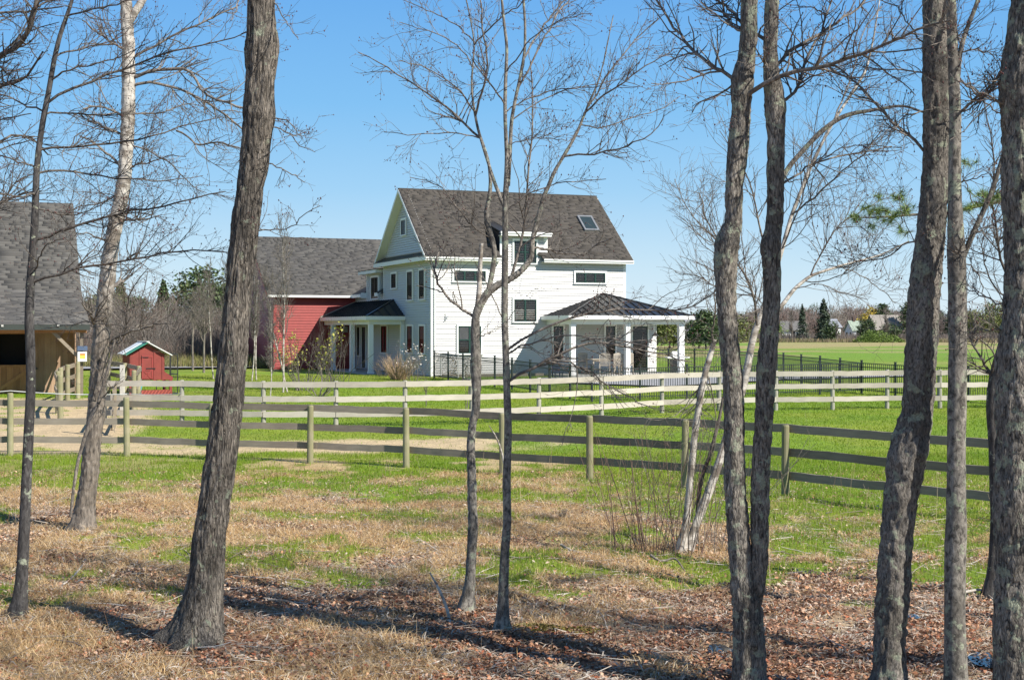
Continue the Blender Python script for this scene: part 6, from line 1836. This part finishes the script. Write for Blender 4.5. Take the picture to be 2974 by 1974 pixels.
# ground-hugging scrub in front of the wood, hides its feet
n = 26000; px = 1900 + rgf.random(n) * 1250; Y = 225 + rgf.random(n) * 90; X = (px - CX) / FPX * Y
blades("tall_grass", X, Y, (.25 + .6 * rgf.random(n)), np.full(n, .14), pick(rgf, n, [(.32, .25, .15), (.26, .2, .13), (.36, .29, .18), (.2, .17, .1), (.18, .2, .07)]), rgf)
n = 9000; px = 1900 + rgf.random(n) * 1250; Y = 250 + rgf.random(n) * 80; X = (px - CX) / FPX * Y
blades("scrub", X, Y, 1.0 + 1.2 * rgf.random(n), np.full(n, .12), pick(rgf, n, [(.17, .14, .12), (.2, .16, .14), (.13, .11, .1)]), rgf)
far = [(2392, 250, 7.6, 4.4, 'cone', 'spruce', "large dark spruce between the distant houses", 3600, .35), (2330, 262, 6.8, 3.0, 'cone', 'spruce', "narrow dark spruce before the dormered white house", 2200, .3),
       (2412, 238, 3.9, 2.6, 'oval', 'ever', "low dark evergreen at the foot of the large spruce", 1200, .28), (2520, 245, 3.9, 4.2, 'oval', 'ever', "rounded green arborvitae beside the pale gabled house", 2200, .3),
       (2588, 255, 3.4, 3.6, 'oval', 'ever', "rounded green cedar before the brown-grey house", 1600, .3), (2640, 330, 9.0, 5.0, 'pine', 'ever', "ragged tall pine with flat boughs above the wood", 1800, .5), (2560, 340, 8.8, 5.5, 'pine', 'ever', "dark-topped pine rising over the yellow tree", 2000, .5),
       (2524, 352, 8.0, 6.6, 'oval', 'gold', "golden yellow willow glowing in front of the wood", 5000, .4), (1900, 155, 3.9, 4.6, 'pine', 'ever2', "green pine seen between the porch columns", 2600, .3), (1945, 160, 3.7, 4.0, 'pine', 'ever2', "yellow-green pine right of the porch's last column", 2200, .3),
       (2050, 150, 4.0, 4.2, 'pine', 'ever', "dark pine between the porch and the twin-trunk maple", 2600, .3), (2120, 165, 3.7, 6.0, 'pine', 'ever2', "pine standing behind the twin-trunk maple", 2000, .3), (2030, 158, 3.1, 3.5, 'pine', 'ever', "low pine touching the dark one near the porch", 1500, .3),
       (2830, 330, 8.6, 10.0, 'oval', 'ever2', "broad pine seen right of the straight grey tree", 2600, .5), (2885, 340, 9.6, 10.0, 'oval', 'ever2', "tall pine left of the right-edge maple", 2600, .5), (2770, 335, 8.3, 5, 'pine', 'ever', "pine showing beside the straight grey tree", 1500, .5),
       (2210, 300, 5.2, 4.0, 'pine', 'brightgreen', "pale budding tree between the twin stems", 1300, .3), (2262, 290, 4.4, 3.6, 'oval', 'brightgreen', "fresh green bush at the edge of the far field", 1200, .28)]
for i, (px, Y, h, w, sh, mt, lab, n, sz) in enumerate(far):
    cloud_tree("evergreen_tree" if mt in ('ever', 'ever2', 'spruce') else "leafy_tree", lab, (px - CX) / FPX * Y, Y, h, w, 300 + i, M[mt], M['b_dark'], n, sz, sh, base=.04 if sh != 'pine' else .12)
# individual bare trees standing before the wood
for i, (px, Y, h, lab) in enumerate(((2575, 240, 6.0, "spreading bare tree before the brown-grey house"), (2300, 245, 5.2, "bare grey tree left of the spruces"), (2432, 236, 2.8, "pale branching bush before the pale gabled house"), (2700, 250, 5.5, "bare tree behind the kinked maple"), (2830, 235, 4.2, "bare tree between the straight tree and the right edge"))):
    field_tree("bare_tree", lab, (px - CX) / FPX * Y, Y, h, .14, 400 + i, M['b_twig'] if i != 2 else M['greybrown'], n1=24, n2=120, n3=320, rmin=.03, crown=(.25, .97), sides=6)
# overgrown green mound
n = 9000; a = rgf.random(n) * 2 * pi; r_ = np.sqrt(rgf.random(n)); mx, my = (2552 - CX) / FPX * 226, 226.0
mV = []
X = mx + np.cos(a) * r_ * 4.2; Y = my + np.sin(a) * r_ * 3; hh = 1.7 * (1 - r_ ** 2) + .2
C = np.stack([X, Y, gz(X, Y) + hh * (.5 + .8 * vnoise(X / .9, Y / .9, 2)) * rgf.random(n)], 1) + rgf.normal(size=(n, 3)) * .08
V, F = leaf_quads(rgf, C, .2, 1.0)
md = link("brush_mound", fast_mesh("brush_mound", V, [F]), M['brightgreen']); tag(md, "overgrown green brush mound at the end of the far field", "mound")

# ------------------------------------------------------------------ ground cover
rc = np.random.default_rng(21)


def wedge(n, y0, y1, k=.40, pad=1.2, p=1.0):
    Y = y0 + (y1 - y0) * rc.random(n) ** p
    X = (rc.random(n) * 2 - 1) * (k * Y + pad)
    return X, Y


# dry leaves
X, Y = wedge(330000, 11.2, 31, p=.95)
g, st, sa, n1_, n2_, n3_ = masks(X, Y)
keep = rc.random(len(X)) < (1 - g * .93) * (1 - st * .72) * (1 - sa * .9) * (.3 + .8 * sstep(.36, .56, fbm(X / .7, Y / .6, 6, 3)))
X, Y, g = X[keep], Y[keep], g[keep]; n = len(X)
Z = gz(X, Y) + .004 + rc.random(n) ** 2 * .05
pal = [(.36, .20, .13), (.52, .32, .20), (.60, .41, .28), (.44, .31, .22), (.58, .48, .39), (.40, .16, .09), (.17, .09, .06), (.70, .55, .42), (.52, .27, .15), (.26, .16, .12), (.09, .06, .045), (.66, .44, .30)]
red = vnoise(X / 1.1, Y / 1.0, 6)
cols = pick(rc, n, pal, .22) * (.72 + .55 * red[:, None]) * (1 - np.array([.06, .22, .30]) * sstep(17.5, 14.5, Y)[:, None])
size = .028 + .042 * rc.random(n) ** 1.6
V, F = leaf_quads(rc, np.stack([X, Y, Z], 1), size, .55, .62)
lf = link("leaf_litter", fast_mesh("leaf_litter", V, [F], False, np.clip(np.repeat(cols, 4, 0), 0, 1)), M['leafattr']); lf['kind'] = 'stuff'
# straw: long bleached grass, mostly lying over
X, Y = wedge(330000, 11.2, 30.5, p=.9)
g, st, sa, n1_, n2_, n3_ = masks(X, Y)
tuft = fbm(X / .45, Y / .45, 5, 2)
keep = rc.random(len(X)) < np.clip(.06 + .18 * sstep(14.5, 17.5, Y) + st * 1.1, 0, 1) * (1 - g * .72) * (1 - sa) * (.35 + 1.1 * sstep(.4, .6, tuft))
X, Y, st = X[keep], Y[keep], st[keep]; n = len(X)
blades("dry_grass", X, Y, (.09 + .17 * rc.random(n)) * (.7 + .5 * st), .0045 + .004 * rc.random(n), pick(rc, n, [(.70, .49, .24), (.78, .58, .32), (.60, .39, .18), (.82, .66, .42), (.46, .29, .14)], .15) , rc, lean=1.75, curve=.12)
# bleached slivers of grass and bark lying flat
X, Y = wedge(150000, 11.2, 29, p=.9)
g, st, sa, n1_, n2_, n3_ = masks(X, Y)
keep = rc.random(len(X)) < (1 - g * .85) * (1 - sa) * (.25 + .75 * sstep(.4, .6, fbm(X / 1.2 + 3, Y / 1.0, 1, 3)))
X, Y = X[keep], Y[keep]; n = len(X)
V, F = leaf_quads(rc, np.stack([X, Y, gz(X, Y) + .015 + .05 * rc.random(n) ** 2], 1), .05 + .13 * rc.random(n) ** 1.5, .22, .09)
sv_ = link("bark_slivers", fast_mesh("bark_slivers", V, [F], False, np.clip(np.repeat(pick(rc, n, [(.56, .50, .43), (.66, .60, .52), (.44, .37, .30), (.54, .42, .30), (.30, .23, .18)], .15), 4, 0), 0, 1)), M['leafattr']); sv_['kind'] = 'stuff'
# green tufts between the leaves
X, Y = wedge(420000, 11.2, 34.5, p=.9)
g, st, sa, n1_, n2_, n3_ = masks(X, Y)
keep = rc.random(len(X)) < (g ** 1.3) * (1 - sa) * .62
X, Y, g = X[keep], Y[keep], g[keep]; n = len(X)
cl = vnoise(X / .8, Y / .8, 7)[:, None]
c = (np.array([.13, .24, .006]) * (1 - cl) + np.array([.28, .36, .018]) * cl) * (.75 + .5 * rc.random((n, 1)))
dry = rc.random(n) < .07; c[dry] = (.42, .34, .18)
blades("green_grass", X, Y, (.05 + .08 * rc.random(n)) * (.8 + .6 * vnoise(X / .6, Y / .6, 3)), .005 + .004 * rc.random(n), c, rc, lean=.45)
# lawn
X, Y = wedge(270000, 29, 68, k=.39, p=.8)
g, st, sa, n1_, n2_, n3_ = masks(X, Y)
u_ = (np.stack([X, Y], 1) - C0) @ UD; v_ = (np.stack([X, Y], 1) - C0) @ VD
inhouse = (v_ > -.2) & (u_ > -.1) & (u_ < 12.3) | ((v_ > -3.4) & (u_ > 5.6) & (u_ < 12.6)) | ((v_ > 4) & (u_ > -2.2) & (u_ < 3)) | ((v_ > -12) & (v_ < -3.3) & (u_ > 3) & (u_ < 24)) | ((v_ > BV) & (u_ > -5))
keep = (rc.random(len(X)) < g * (1 - sa)) & ~inhouse
X, Y = X[keep], Y[keep]; n = len(X); n3k = n3_[keep]; n1k = n1_[keep]
cl = vnoise(X / 2.1, Y / 1.6, 7)[:, None] * .7 + .3 * rc.random((n, 1))
yel = np.clip(np.maximum(sstep(.40, .6, n1k) * .7 * sstep(41, 36, Y) * sstep(4, -3, X), sstep(.42, .58, n3k) * .6 * sstep(48, 56, Y) * sstep(0, -5, X)), 0, 1)[:, None]
c = (np.array([.13, .25, .005]) * (1 - cl) + np.array([.27, .36, .012]) * cl)
c = c + (np.array([.34, .31, .09]) - c) * yel * (rc.random((n, 1)) < .55)
blades("lawn_grass", X, Y, .045 + .04 * rc.random(n), .010 + .008 * rc.random(n) + Y * .0001, c * (.85 + .3 * rc.random((n, 1))), rc, lean=.85)

# fallen sticks
n = 1500; X, Y = wedge(n, 11.5, 26, p=.9)
P = np.zeros((n, 5, 3)); P[:, 0, 0] = X; P[:, 0, 1] = Y; P[:, 0, 2] = gz(X, Y) + .015
a = rc.normal(size=n) * .7 + (rc.random(n) < .5) * pi; d = np.stack([np.cos(a), np.sin(a) * .8, np.abs(rc.normal(size=n)) * .10], 1); L = .12 + .5 * rc.random(n) ** 2.2
for k in range(1, 5):
    d = nrm(d + rc.normal(size=(n, 3)) * np.array([.14, .14, .05])); P[:, k] = P[:, k - 1] + d * (L / 4)[:, None]
    P[:, k, 2] = np.maximum(P[:, k, 2], gz(P[:, k, 0], P[:, k, 1]) + .008)
R = (.0035 + .007 * rc.random(n) ** 2)[:, None] * np.linspace(1, .5, 5)[None]
V, F = tubes(P, R, 4)
c = np.repeat(pick(rc, n, [(.42, .38, .33), (.55, .50, .44), (.30, .25, .21), (.2, .16, .13)], .15), 20, 0)
sk_ = link("fallen_twigs", fast_mesh("fallen_twigs", V, [F], True, np.clip(c, 0, 1)), M['brushattr']); sk_['kind'] = 'stuff'


def big_stick(pts, label, w, mat, lift):
    P = []; 
    for i, (x, y) in enumerate(pts):
        # find the ground point under this pixel
        Y = FPX * EYE / (y - HY); p = at(x, y, Y); p[2] = gz1(p[0], p[1]) + lift[i]; P.append(p)
    P = np.array(P); Q, R = resample(P, np.linspace(w, w * .5, len(P)), 10, 1); V, F = tubes(Q[None], R[None], 7)
    o = link("fallen_branch", fast_mesh("fallen_branch", V - Q[0], [F], True), mat, None, Q[0]); tag(o, label, "branch")


big_stick([(240, 1640), (200, 1690), (140, 1725)], "long pale branch lying right of the slim dark tree", .016, M['b_birch'], [.05, .03, .02])
# upright dead stick: foot at (1307,1808), leans to (1250,1665)
Yb = 14.9
P = np.array([at(1307, 1808, Yb), at(1303, 1780, Yb + .02), at(1282, 1725, Yb + .05), at(1262, 1685, Yb + .08), at(1248, 1662, Yb + .1)]); P[0, 2] = gz1(P[0, 0], P[0, 1]) - .05
Q, R = resample(P, np.array([.019, .018, .015, .012, .007]), 12, 1); V, F = tubes(Q[None], R[None], 8)
o = link("dead_stick", fast_mesh("dead_stick", V - Q[0], [F], True), M['b_birch'], None, Q[0]); tag(o, "pale dead stick poking up from the leaves left of the forked tree", "stick")
P = np.array([at(1478, 1400, 20.8), at(1466, 1350, 20.8), at(1455, 1300, 20.8), at(1440, 1262, 20.8), at(1420, 1235, 20.8)]); P[0, 2] = gz1(P[0, 0], P[0, 1]) - .05
Q, R = resample(P, np.array([.018, .016, .014, .01, .006]), 12, 1); V, F = tubes(Q[None], R[None], 8)
o = link("dead_stick", fast_mesh("dead_stick", V - Q[0], [F], True), M['b_birch'], None, Q[0]); tag(o, "white forked dead stem leaning behind the slim straight tree", "stick")
big_stick([(1630, 1612), (1660, 1622), (1700, 1628)], "short white broken limb lying among bleached twigs", .022, M['b_birch'], [.12, .06, .03])
big_stick([(780, 1740), (830, 1745), (870, 1752)], "bleached wood piece lying right of the thickest trunk", .02, M['b_birch'], [.03, .04, .03])
big_stick([(1890, 1640), (1920, 1648), (1960, 1640), (1990, 1660)], "broken root branch at the foot of the birch clump", .02, M['b_twig'], [.1, .05, .12, .03])
big_stick([(2790, 1728), (2850, 1722), (2885, 1735)], "whitish branch pile piece between the two right-hand trees", .02, M['b_birch'], [.08, .1, .04])
# tall single weeds and stalks
n = 420; X, Y = wedge(n, 13, 29, p=.8)
P = np.zeros((n, 5, 3)); P[:, 0] = np.stack([X, Y, gz(X, Y) - .02], 1); d = nrm(np.stack([rc.normal(size=n) * .15, rc.normal(size=n) * .15, np.ones(n)], 1)); L = .25 + .65 * rc.random(n)
for k in range(1, 5): d = nrm(d + rc.normal(size=(n, 3)) * .07); P[:, k] = P[:, k - 1] + d * (L / 4)[:, None]
V, F = tubes(P, np.full((n, 5), .0028) * np.linspace(1, .6, 5)[None], 3)
c = np.repeat(pick(rc, n, [(.40, .30, .2), (.26, .16, .11), (.5, .4, .27)], .15), 15, 0)
wd = link("weed_stalks", fast_mesh("weed_stalks", V, [F], True, np.clip(c, 0, 1)), M['brushattr']); wd['kind'] = 'stuff'
# moss cushions and small puddles
ms = leafmat('olive_moss', (.07, .07, .01), (.16, .13, .02), (.20, .15, .03))
wt = plain('still_water', (.02, .03, .04), .04)
for i, (px, py, rx, ry, lab) in enumerate(((2094, 1898, .12, .10, "small puddle reflecting the sky left of the twin trunk"), (2656, 1804, .08, .04, "small puddle between the kinked maple and the straight tree"), (2870, 1950, .16, .12, "puddle glinting near the bottom right corner"))):
    Y = FPX * EYE / (py - HY); x = (px - CX) / FPX * Y; m = MB()
    rg2 = random.Random(i); ring = [(cos(t_) * rx * (.8 + .4 * rg2.random()), sin(t_) * ry * 3 * (.8 + .4 * rg2.random()), 0) for t_ in np.linspace(0, 2 * pi, 15)[:-1]]
    me = bpy.data.meshes.new("puddle"); me.from_pydata(ring, [], [tuple(range(14))]); me.update()
    o = link("puddle", me, wt, None, (x, Y, gz1(x, Y) + .035)); tag(o, lab, "puddle")
for i, (px, py) in enumerate(((1560, 1835), (1590, 1838), (1690, 1838), (1535, 1830))):
    Y = FPX * EYE / (py - HY); x = (px - CX) / FPX * Y; n = 260; a = rc.random(n) * 2 * pi; r_ = np.sqrt(rc.random(n)) * .16
    C = np.stack([x + np.cos(a) * r_ * 1.3, Y + np.sin(a) * r_, gz1(x, Y) + .03 + .03 * (1 - r_ / .16)], 1)
    V, F = leaf_quads(rc, C, .03, .6)
    o = link("moss_cushion", fast_mesh("moss_cushion", V, [F]), ms); tag(o, "olive-gold moss cushion on the litter by the slim straight tree", "moss", "moss cushions right of the slim straight tree")
